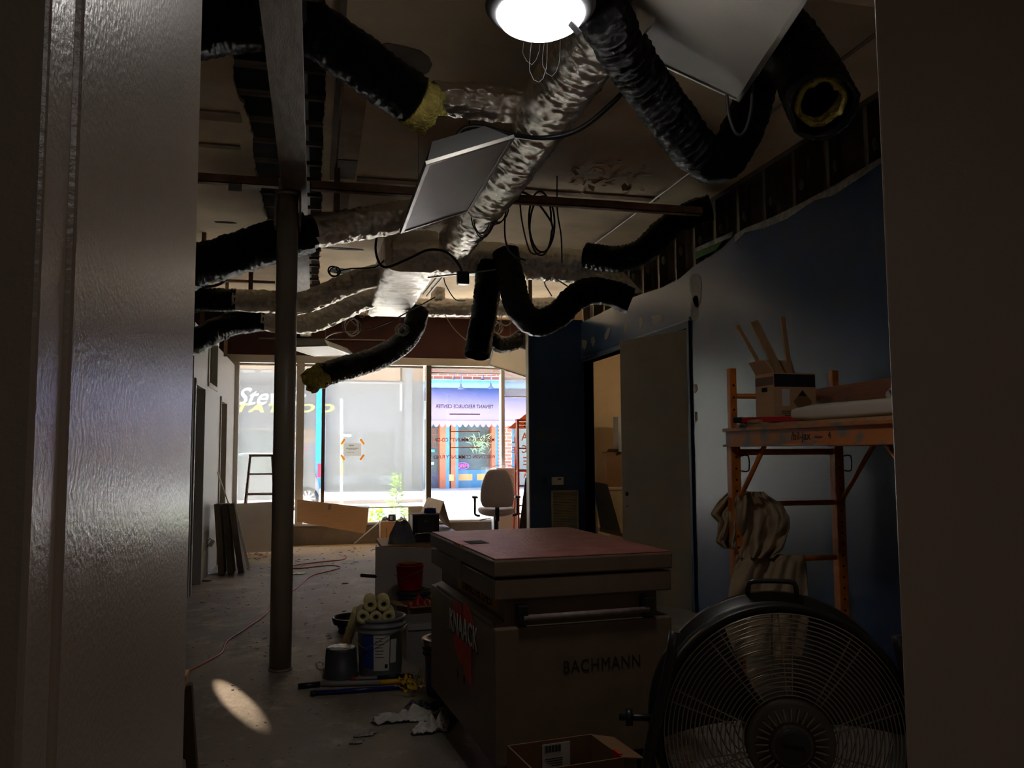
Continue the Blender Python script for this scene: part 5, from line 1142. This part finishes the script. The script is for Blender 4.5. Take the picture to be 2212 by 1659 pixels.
# stand that carries it, hidden behind the black case
sup = MB().bb((C_.x, 11.2, 0), (F_.x, 12.3, min(C_.z, D_.z)-.01)); tag(sup.build('crate', M['dgrey'], bevel=.01), 'dark crate under the folded cardboard', 'crate')

# office chair
oc = thing('office_chair', 'brown upholstered office chair with high back facing away', 'chair', (at_y(1072, 1100, 12.0).x, 12.0, 0), math.radians(-8))
def spad(rows, th, m, name, ex=.45):
    """cushion from rows (z, halfwidth, yc)"""
    mb = MB(); n = 28; vs = []
    for z, hw, yc, ht in rows:
        for k in range(n):
            a = 2*math.pi*k/n; x = math.copysign(abs(math.cos(a))**ex, math.cos(a))*hw; y_ = math.copysign(abs(math.sin(a))**ex, math.sin(a))*ht
            vs.append((x, yc+y_, z))
    R_ = len(rows); mb.add(vs, [(i*n+k, i*n+(k+1) % n, (i+1)*n+(k+1) % n, (i+1)*n+k) for i in range(R_-1) for k in range(n)], True)
    mb.add(vs[:n], [tuple(range(n))]); mb.add(vs[-n:], [tuple(range(n))]); return mb.build(name, m, oc, sub=1)
spad([(.63, .20, -.18, .03), (.66, .225, -.185, .045), (.75, .25, -.19, .055), (.85, .25, -.195, .055), (.97, .23, -.205, .05), (1.08, .19, -.215, .045), (1.15, .15, -.22, .04), (1.19, .115, -.22, .025)], .08, M['chairfab'], 'backrest')
def seatf(u, v):
    a = u*6.283; ph = (v-.5)*math.pi
    def se(k, e): return math.copysign(abs(k)**e, k)
    x = se(math.cos(ph), .5)*se(math.cos(a), .5); y_ = se(math.cos(ph), .5)*se(math.sin(a), .5); z = se(math.sin(ph), .7)
    return (x*.265, .06+y_*.25, .55+z*.06+.03*x*x)
MB().grid(seatf, 40, 16).build('seat', M['chairfab'], oc)
MB().box((0, -.18, .56), (.06, .02, .25)).build('back_bracket', M['black'], oc)
for s_ in (-1, 1):
    ar = MB().tube(smooth_path([(s_*.24, .0, .50), (s_*.31, 0, .52), (s_*.315, 0, .62), (s_*.315, 0, .76)], .03), .018, 10).build('arm_post', M['black'], oc)
    MB().box((s_*.315, .03, .775), (.085, .24, .03)).build('arm_pad', M['black'], ar, bevel=.012)
MB().cyl((0, .03, .12), (0, .03, .5), .03, .04, n=16).build('gas_lift', M['black'], oc); MB().bar((-.08, .0, .47), (-.25, -.04, .44), .012, .012).build('lever', M['black'], oc)
for i in range(5):
    a = i*1.2566+.4; e = Vector((.29*math.cos(a), .03+.29*math.sin(a), .085)); lg_ = MB().bar((0, .03, .13), e, .05, .03).build('base_arm', M['black'], oc, bevel=.006)
    MB().cyl(e+Vector((-.02, 0, -.055)), e+Vector((.02, 0, -.055)), .03, n=12).cyl(e, e+Vector((0, 0, -.05)), .01, n=8).build('caster', M['black'], lg_)
q0, q1 = at_y(1073, 1140, 12.85), at_y(1118, 1011, 12.85)
ap = thing('white_cabinet', 'white cabinet with a round outline behind the chair', 'cabinet', ((q0.x+q1.x)/2, 13.0, 0))
MB().bb((q0.x, 12.85, 0), (q1.x, 13.25, q1.z)).build('body', M['appliance'], ap, world=True, bevel=.01)
c_ = at_y(1099, 1045, 12.84); MB().tube([c_+Vector((.10*math.cos(a), 0, .13*math.sin(a))) for a in (2*math.pi*k/40 for k in range(40))], .004, 6, closed=True).build('round_outline', M['grey'], ap, world=True)
cable('wire_arc', [at_y(1056, 1012, 12.9), at_y(1070, 1006, 12.9), at_y(1095, 1004, 12.9), at_y(1118, 1012, 12.9)], .004, M['alu'], 'thin wire arching over the white cabinet', cat='wire')
ladder('extension_ladder', 'orange fibreglass stepladder beside the blue return wall', (1118, 908), (1190, 910), (1120, 1150), (1200, 1150), 12.35, 12.3, (1.86, 1.49, 1.16, .92, .62, .32), M['ladder'], back=.35)
xz_board('framed_board', 'dark framed board leaning by the orange ladder', [(1136, 1032), (1150, 1032), (1135, 1203), (1114, 1203)], 11.2, .03, M['darkwood'], 'board')
# taped notice on the shade
n0, n1 = at_y(743, 957, YW+.035), at_y(780, 985, YW+.035)
M['otape'] = mat_mix_transparent('backlit_orange_tape', (.9, .48, .10), .0, kind='translucent')
nt_ = thing('paper_notice', 'paper notice taped to the wide roller shade', 'notice', ((n0.x+n1.x)/2, YW+.035, n1.z))
MB().bb((n0.x, YW+.035, n1.z), (n1.x, YW+.037, n0.z)).build('sheet', mat_mix_transparent('backlit_paper', (.72, .71, .70), .0, kind='translucent'), nt_, world=True)
ln = MB(); cx_, cz_ = (n0.x+n1.x)/2, (n0.z+n1.z)/2
for dx, dz, w_, h_ in ((-.02, .065, .07, .022), (0, .02, .19, .012), (.0, .0, .12, .008), (-.02, -.045, .11, .007)):
    k = -w_/2
    while k < w_/2: ln.box((cx_+dx+k, YW+.0345, cz_+dz), (.006+.004*abs(math.sin(k*90)), .0008, h_)); k += .014
ln.build('print_lines', M['dgrey'], nt_, world=True)
for sx, sz in ((-1, 1), (1, 1), (-1, -1), (1, -1)):
    MB().box((cx_+sx*(n1.x-n0.x)*.56, YW+.033, cz_+sz*(n0.z-n1.z)*.60), (.10, .002, .032), Matrix.Rotation(sx*sz*.95, 3, 'Y')).build('tape_strip', M['otape'], nt_, world=True)

# ------------------------------------------------------------------ the street outside
GZ = -.12
struct('sidewalk', MB().bb((-40, YW+.26, GZ-.2), (50, 17.2, GZ)), mat('sidewalk_concrete', sr(196, 190, 182), .9, var=.06), 'pale concrete sidewalk outside the shop')
struct('street', MB().bb((-60, 17.2, GZ-.3), (70, 27.6, GZ-.12)), mat('asphalt', sr(150, 148, 148), .9, var=.08), 'sunlit asphalt street')
struct('kerb', MB().bb((-60, 27.6, GZ-.3), (70, 27.85, GZ+.0)), mat('kerb_concrete', sr(190, 160, 150), .9), 'pinkish kerb of the far sidewalk')
struct('sidewalk_far', MB().bb((-60, 27.85, GZ-.3), (70, 34.6, GZ+.02)), mat('far_sidewalk', sr(170, 172, 182), .9, var=.06), 'far sidewalk before the shops')
cn_ = thing('added_sun_slab', 'unseen flat slab added outside to keep sun off the shop windows', None, (1.5, YW+.6, 3.06)); cn_['kind'] = 'structure'  # added out of view to block direct sun on the panes and shades
MB().bb((-4.2, YW+.25, 3.06), (6.2, YW+1.0, 3.12)).build('sun_slab_deck', M['steel'], cn_, world=True)
MB().bb((-4.2, YW+.96, 3.06), (6.2, YW+1.0, 3.3)).build('sun_slab_lip', M['steel'], cn_, world=True)
YF = 34.5
def fx(px): return at_y(px, 960, YF).x
def fz(py): return at_y(960, py, YF).z
M['stucco'] = mat('grey_stucco', sr(150, 152, 154), .85, var=.05)
M['peach'] = mat('peach_brick', sr(206, 164, 130), .85, var=.08, scale=2)
M['awning'] = mat('lilac_awning', sr(138, 126, 168), .8, var=.05, scale=1)
M['shopblue'] = mat('blue_joinery', sr(84, 140, 176), .6, var=.06)
M['dooror'] = mat('orange_brown_door', sr(196, 110, 76), .6, var=.1)
M['shopglass'] = mat('dark_shop_glass', sr(96, 110, 112), .12, var=.3, scale=1.2)
M['tan'] = mat('tan_panel', sr(236, 182, 116), .7, var=.04)
M['brick'] = mat_brick('pink_brick', sr(206, 116, 92), sr(186, 96, 78), sr(220, 200, 190))
# tattoo shop
x0, x1 = fx(300), fx(682); ts = thing('tattoo_shop', 'grey tattoo shop building with yellow lettering across the street', 'building', ((x0+x1)/2, YF, GZ+.02))
MB().bb((x0, YF, GZ+.02), (x1, YF+6, fz(800))).build('wall', M['stucco'], ts, world=True)
MB().bb((x0, YF-.1, fz(805)), (x1, YF+6, fz(800)+5)).build('upper_wall', M['peach'], ts, world=True)
for px in (520, 560, 600, 640): MB().bb((fx(px), YF-.14, fz(812)), (fx(px+28), YF+.0, fz(806))).build('ledge_block', M['white_wall'], ts, world=True)
MB().bb((x0, YF-.35, fz(925)), (x1, YF+.01, fz(838))).build('sign_band', mat('pale_sign_band', sr(104, 108, 114), .8), ts, world=True)
MB().bb((x1, YF-.4, GZ+.02), (fx(698), YF+6, fz(800)+5)).build('blue_pilaster', mat('vivid_blue_post', sr(40, 130, 214), .6), ts, world=True)
M['signy'] = mat('yellow_sign_paint', sr(244, 236, 120), .6, var=.02); M['signw'] = mat('white_sign_paint', (1, 1, 1), .6, var=.0)
text('script_lettering', "Steve's", M['signw'], ts, frame4((fx(580), YF-.36, fz(863)), (1, 0, 0), (0, 0, 1)), .95, .01, sx=1.0, shear=.45, bold=.012)
text('block_lettering', 'TATTOO', M['signy'], ts, frame4(((fx(506)+fx(716))/2, YF-.37, fz(885.5)), (1, 0, 0), (0, 0, 1)), .46, .01, sx=1.75, shear=.25, space=1.25, bold=.016)
text('block_lettering', 'TATTOO', M['tan'], ts, frame4(((fx(628)+fx(681))/2, YF-.02, fz(935)), (1, 0, 0), (0, 0, 1)), .28, .01, sx=1.05, space=1.1, bold=.012)
text('block_lettering', 'PIERCING', M['tan'], ts, frame4(((fx(622)+fx(681))/2, YF-.02, fz(950)), (1, 0, 0), (0, 0, 1)), .28, .01, sx=.95, space=1.05, bold=.012)
M['neon'] = mat('red_neon', sr(240, 90, 100), .5, emit=sr(255, 90, 100), estr=.8)
text('neon_lettering', 'OPEN', M['neon'], ts, frame4(((fx(636)+fx(664))/2, YF-.02, fz(968)), (1, 0, 0), (0, 0, 1)), .22, .01)
MB().bb((fx(505), YF-.01, fz(1045)), (fx(625), YF+.02, fz(930))).build('shop_window', M['shopglass'], ts, world=True)
MB().bb((fx(630), YF-.005, fz(1046)), (fx(679), YF+.02, fz(958))).build('door', M['stucco'], ts, world=True)
# plain grey building
x0, x1 = fx(698), fx(917); gb = thing('grey_building', 'plain grey building behind the pole across the street', 'building', ((x0+x1)/2, YF, GZ+.02))
MB().bb((x0, YF-.05, GZ+.02), (x1, YF+6, fz(825))).build('wall', M['stucco'], gb, world=True)
MB().bb((x0, YF-.1, fz(825)), (x1, YF+6, fz(800)+5)).build('upper_wall', M['peach'], gb, world=True)
MB().bb((x0+.5, YF-.2, fz(832)), (x1-.4, YF-.04, fz(828))).build('cornice', M['white_wall'], gb, world=True)
MB().bb((fx(872), YF-.35, GZ+.02), (fx(888), YF-.04, fz(795))).build('pilaster', M['stucco'], gb, world=True)
MB().bb((fx(863), YF-.1, fz(888)), (fx(868), YF-.04, fz(790))).build('bright_strip', M['signw'], gb, world=True)
for a, b, c, d in ((720, 775, 1025, 1042), (818, 868, 1025, 1045)): MB().bb((fx(a), YF-.12, fz(d)), (fx(b), YF-.04, fz(c))).build('low_panel', mat('pale_low_panel', sr(176, 180, 182), .8), gb, world=True)
for a, b in ((712, 770), (785, 850)): MB().bb((fx(a), YF-.08, fz(1020)), (fx(b), YF-.04, fz(935))).build('shop_window', mat('grey_window', sr(128, 132, 134), .3), gb, world=True)
# lilac shop
x0, x1 = fx(917), fx(1230); ps = thing('lilac_shop', 'shop with lilac awning and blue joinery across the street', 'building', ((x0+x1)/2, YF, GZ+.02))
MB().bb((x0, YF+.0, fz(838)-.2), (x1, YF+6, 11)).build('brick_wall', M['brick'], ps, world=True)
MB().bb((x0, YF-.5, fz(838)), (x1, YF+.01, fz(822))).build('cornice', mat('sky_blue_cornice', sr(120, 178, 214), .6), ps, world=True)
MB().bb((x0, YF-.56, fz(829)), (x1, YF-.49, fz(826))).build('cornice_moulding', M['shopblue'], ps, world=True)
zt, zb = fz(838), fz(911)
def awf(u, v): return (x0+(x1-x0)*u, YF-.05-.85*v, zt+(zb-zt)*v)
MB().grid(awf, 2, 2).build('awning', M['awning'], ps, world=True, solid=.03)
n = 26; va = MB(); vs = []
for i in range(n*10+1):
    u = i/(n*10); X_ = x0+(x1-x0)*u; dz = abs(math.sin(u*n*math.pi)); vs += [(X_, YF-.91, zb+.02), (X_, YF-.91, zb-.12-.14*dz)]
va.add(vs, [(2*i, 2*i+2, 2*i+3, 2*i+1) for i in range(n*10)]); va.build('valance', M['awning'], ps, world=True, solid=.02)
zg = GZ+.02
MB().bb((x0, YF+.4, zg), (x1, YF+.5, fz(905))).build('recess_back', M['shopglass'], ps, world=True)
for a, b, m_ in ((950, 963, 'dooror'), (963, 971, 'shopblue'), (974, 984, 'dooror'), (984, 990, 'shopblue'), (1062, 1070, 'dooror'), (1070, 1076, 'shopblue'), (1104, 1110, 'shopblue')):
    MB().bb((fx(a), YF-.02, zg), (fx(b), YF+.45, fz(908))).build('post', M[m_], ps, world=True)
MB().bb((fx(1076), YF-.1, zg), (fx(1104), YF+.45, fz(905))).build('brick_pier', M['brick'], ps, world=True)
MB().bb((fx(1110), YF-.1, zg), (x1, YF+.45, fz(905))).build('shop_bay', M['shopglass'], ps, world=True)
dr = MB()
for i in range(4): a = 931+i*6.2; dr.bb((fx(a), YF+.36, fz(965)), (fx(a+.9), YF+.4, fz(925)))
for py in (925, 938, 952, 965): dr.bb((fx(931), YF+.36, fz(py+1)), (fx(951), YF+.4, fz(py)))
dr.build('door_muntins', M['dooror'], ps, world=True)
MB().bb((fx(930), YF+.38, zg), (fx(950), YF+.41, fz(1020))).build('door_foot', mat('shop_door_foot', sr(110, 110, 130), .7), ps, world=True)
MB().bb((fx(988), YF+.3, zg), (fx(1072), YF+.44, fz(1016))).build('riser', M['shopblue'], ps, world=True)
for a, b in ((989, 1023), (1033, 1062)): MB().bb((fx(a), YF+.28, fz(1039)), (fx(b), YF+.31, fz(1025))).build('riser_panel', M['tan'], ps, world=True)
MB().bb((fx(970), YF-.05, fz(1039)), (fx(980), YF+.0, fz(1025))).build('riser_panel', M['tan'], ps, world=True)
M['neonp'] = mat('pink_neon', sr(255, 70, 190), .5, emit=sr(255, 60, 170), estr=1.6)
text('neon_lettering', 'OPEN', M['neonp'], ps, frame4(((fx(989)+fx(1014))/2, YF+.25, fz(1007)), (1, 0, .12), (-.12, 0, 1)), .2, .01, sx=.9)
nb = [Vector((fx(1001.5)+.27*math.cos(a), YF+.25, fz(1007)+.14*math.sin(a))) for a in (2*math.pi*k/28 for k in range(28))]
MB().tube(nb, .018, 6, closed=True).build('neon_ring', mat('violet_neon', sr(140, 110, 250), .5, emit=sr(130, 100, 255), estr=.7), ps, world=True)
MB().bb((fx(931), YF+.3, fz(976)), (fx(941), YF+.34, fz(971))).build('teal_sign', mat('teal_sign', sr(90, 220, 220), .6, emit=sr(60, 200, 200), estr=.4), ps, world=True)
MB().bb((fx(931), YF+.3, fz(1004)), (fx(940), YF+.34, fz(998))).build('white_sign', M['signw'], ps, world=True)
pot_lf = MB()
M['leafpale'] = mat('pale_leaf', sr(160, 190, 140), .6, var=.2)
for i in range(60):
    b_ = Vector((fx(rnd(1020, 1062)), YF+rnd(.1, .3), fz(rnd(945, 985)))); a = rnd(-.8, .8); L = rnd(.25, .6)
    d = Vector((math.sin(a), -.2, math.cos(a)*rnd(-.2, 1))).normalized()*L; s_ = Vector((d.z, 0, -d.x)).normalized()*.03
    pot_lf.poly([b_-s_, b_+d*.5+Vector((0, 0, .05))-s_*.6, b_+d, b_+d*.5+Vector((0, 0, .05))+s_*.6])
tag(pot_lf.build('window_plant_leaves', M['leafpale'], ps, world=True), 'pale plants in the shop window', kind='stuff')
for px, yy in ((985, 844), (1048, 842)):
    q = Vector((fx(px), YF-1.2, fz(yy))); gl = thing('gooseneck_lamp', ('gooseneck sign lamp nearer the mullion over the lilac awning', 'gooseneck sign lamp farther right over the lilac awning')[px > 1000], 'lamp', q, group='gooseneck lamps over the lilac awning')
    MB().lathe([(.13, 0), (.12, .05), (.05, .12), (.03, .22), (.001, .22)], (0, 0, -.02), 20).build('shade', mat('slate_lamp', sr(90, 100, 140), .5), gl)
    MB().tube(smooth_path([(0, 0, .18), (.01, .0, .6), (.02, .3, .9), (-.06, .8, .95), (-.12, 1.1, .42)], .05), .018, 8).build('gooseneck', mat('slate_lamp', sr(90, 100, 140), .5), gl)
    MB().lathe([(.001, 0), (.08, 0), (.07, .05), (.001, .06)], (-.12, 1.12, .42), 16, (0, -1, 0)).build('wall_rose', mat('slate_lamp', sr(90, 100, 140), .5), gl)
# parked car
YC = 25.2; cz0 = GZ-.12
def kx(px): return at_y(px, 1000, YC).x
xr = kx(692); cr_ = thing('parked_car', 'grey parked car seen through the shade beside the column', 'car', (xr-2.3, YC+.9, cz0))
prof = [(0, .35), (.05, .85), (.12, 1.0), (.28, 1.55), (.5, 1.66), (2.2, 1.68), (2.9, 1.5), (3.4, 1.08), (4.4, .98), (4.62, .8), (4.65, .4), (4.2, .3), (.3, .3)]
MB().prism([(xr-a, cz0+b) for a, b in prof], (0, YC, 0), (1, 0, 0), (0, 0, 1), -1.8).build('body', mat('car_paint', sr(120, 124, 128), .35, var=.02), cr_, world=True, bevel=.06)
MB().prism([(xr-a, cz0+b) for a, b in ((.4, 1.08), (.5, 1.5), (1.3, 1.56), (1.3, 1.08))], (0, YC-.01, 0), (1, 0, 0), (0, 0, 1), -.02).prism([(xr-a, cz0+b) for a, b in ((1.4, 1.08), (1.4, 1.56), (2.3, 1.56), (3.1, 1.1))], (0, YC-.01, 0), (1, 0, 0), (0, 0, 1), -.02).build('side_glass', M['shopglass'], cr_, world=True)
for a, hide in ((.95, 0), (3.7, 0)):
    c_ = Vector((kx(665) if a < 1 else kx(665)-2.75, YC-.02, cz0+.33))
    wh = MB().lathe([(.24, -.02), (.33, -.01), (.335, .1), (.33, .2), (.24, .2)], c_, 32, (0, 1, 0)).build('tyre', M['black'], cr_, world=True)
    MB().lathe([(.24, -.015), (.22, -.03), (.215, .05), (.001, .05)], c_, 32, (0, 1, 0)).build('rim', M['lgrey'], wh, world=True)
    sp = MB()
    for i in range(10):
        an = 2*math.pi*i/10; d = Vector((math.cos(an), 0, math.sin(an))); sp.bar(c_+d*.03+Vector((0, -.03, 0)), c_+d*.225+Vector((0, -.03, 0)), .05, .02, (0, 1, 0))
    sp.lathe([(.001, -.05), (.05, -.05), (.06, -.02)], c_, 16, (0, 1, 0)); sp.build('spokes', M['signw'], wh, world=True)
MB().box((xr-.02, YC+.08, cz0+1.15), (.12, .2, .42)).build('tail_lamp', mat('tail_lamp_red', sr(220, 30, 70), .3), cr_, world=True, bevel=.02)
MB().box((xr+.03, YC+.5, cz0+.55), (.12, 1.0, .12)).build('bumper', M['white'], cr_, world=True, bevel=.03)
# street pole with sign, weeds by the window
pb_ = at_y(736, 1085, 21.0); pp = thing('sign_pole', 'thin white and yellow pole standing in the street', 'pole', (pb_.x, 21, GZ-.1))
for a, b, m_ in ((1110, 1028, 'signw'), (1028, 988, 'signy'), (988, 972, 'signw'), (972, 952, 'signy'), (952, 862, 'signw')):
    MB().cyl((at_y(738, a, 21).x, 21, max(GZ-.1, at_y(738, a, 21).z)), (at_y(738, b, 21).x, 21, at_y(738, b, 21).z), .035, n=10).build('pole_section', M[m_], pp, world=True)
q = at_y(750, 941, 21); MB().box(q, (.2, .02, .05)).build('street_sign', M['signw'], pp, world=True)
M['weed'] = mat('sunlit_leaf', sr(150, 190, 80), .6, var=.2)
def plant(name, label, px, py_top, py_bot, y, n, spread, seed):
    random.seed(seed); base = at_y(px, py_bot, y); base.z = GZ; topp = at_y(px, py_top, y); t = thing(name, label, 'plant', base)
    st = smooth_path([base, base.lerp(topp, .5)+Vector((rnd(-.05, .05), 0, 0)), topp], .05); MB().tube(st, .008, 6).build('stem', M['weed'], t, world=True)
    lf = MB()
    for i in range(n):
        k = random.random(); p = st[int(k*(len(st)-1))]; a = rnd(0, 6.28); L = rnd(.06, .13); w_ = spread*(1.1-k)*rnd(.1, 1)
        c_ = p+Vector((math.cos(a)*w_, math.sin(a)*w_*.6, rnd(-.05, .08))); d = Vector((math.cos(a), math.sin(a), rnd(-.3, .8))).normalized()*L; s_ = d.cross(Vector((rnd(-1, 1), rnd(-1, 1), 1))).normalized()*L*.3
        lf.poly([c_, c_+d*.5-s_, c_+d, c_+d*.5+s_])
    tag(lf.build('leaves', M['weed'], t, world=True), 'small bright green leaves', kind='stuff'); return t
plant('tall_weed', 'tall leafy weed growing outside the wide shaded window', 858, 1026, 1150, 14.2, 260, .17, 3)
plant('low_shrub', 'low bright green shrub outside under the shade hem', 812, 1098, 1150, 15.2, 320, .45, 4)
plant('low_shrub', 'low green shrub outside beside the pale narrow board', 884, 1100, 1150, 14.6, 160, .22, 5)
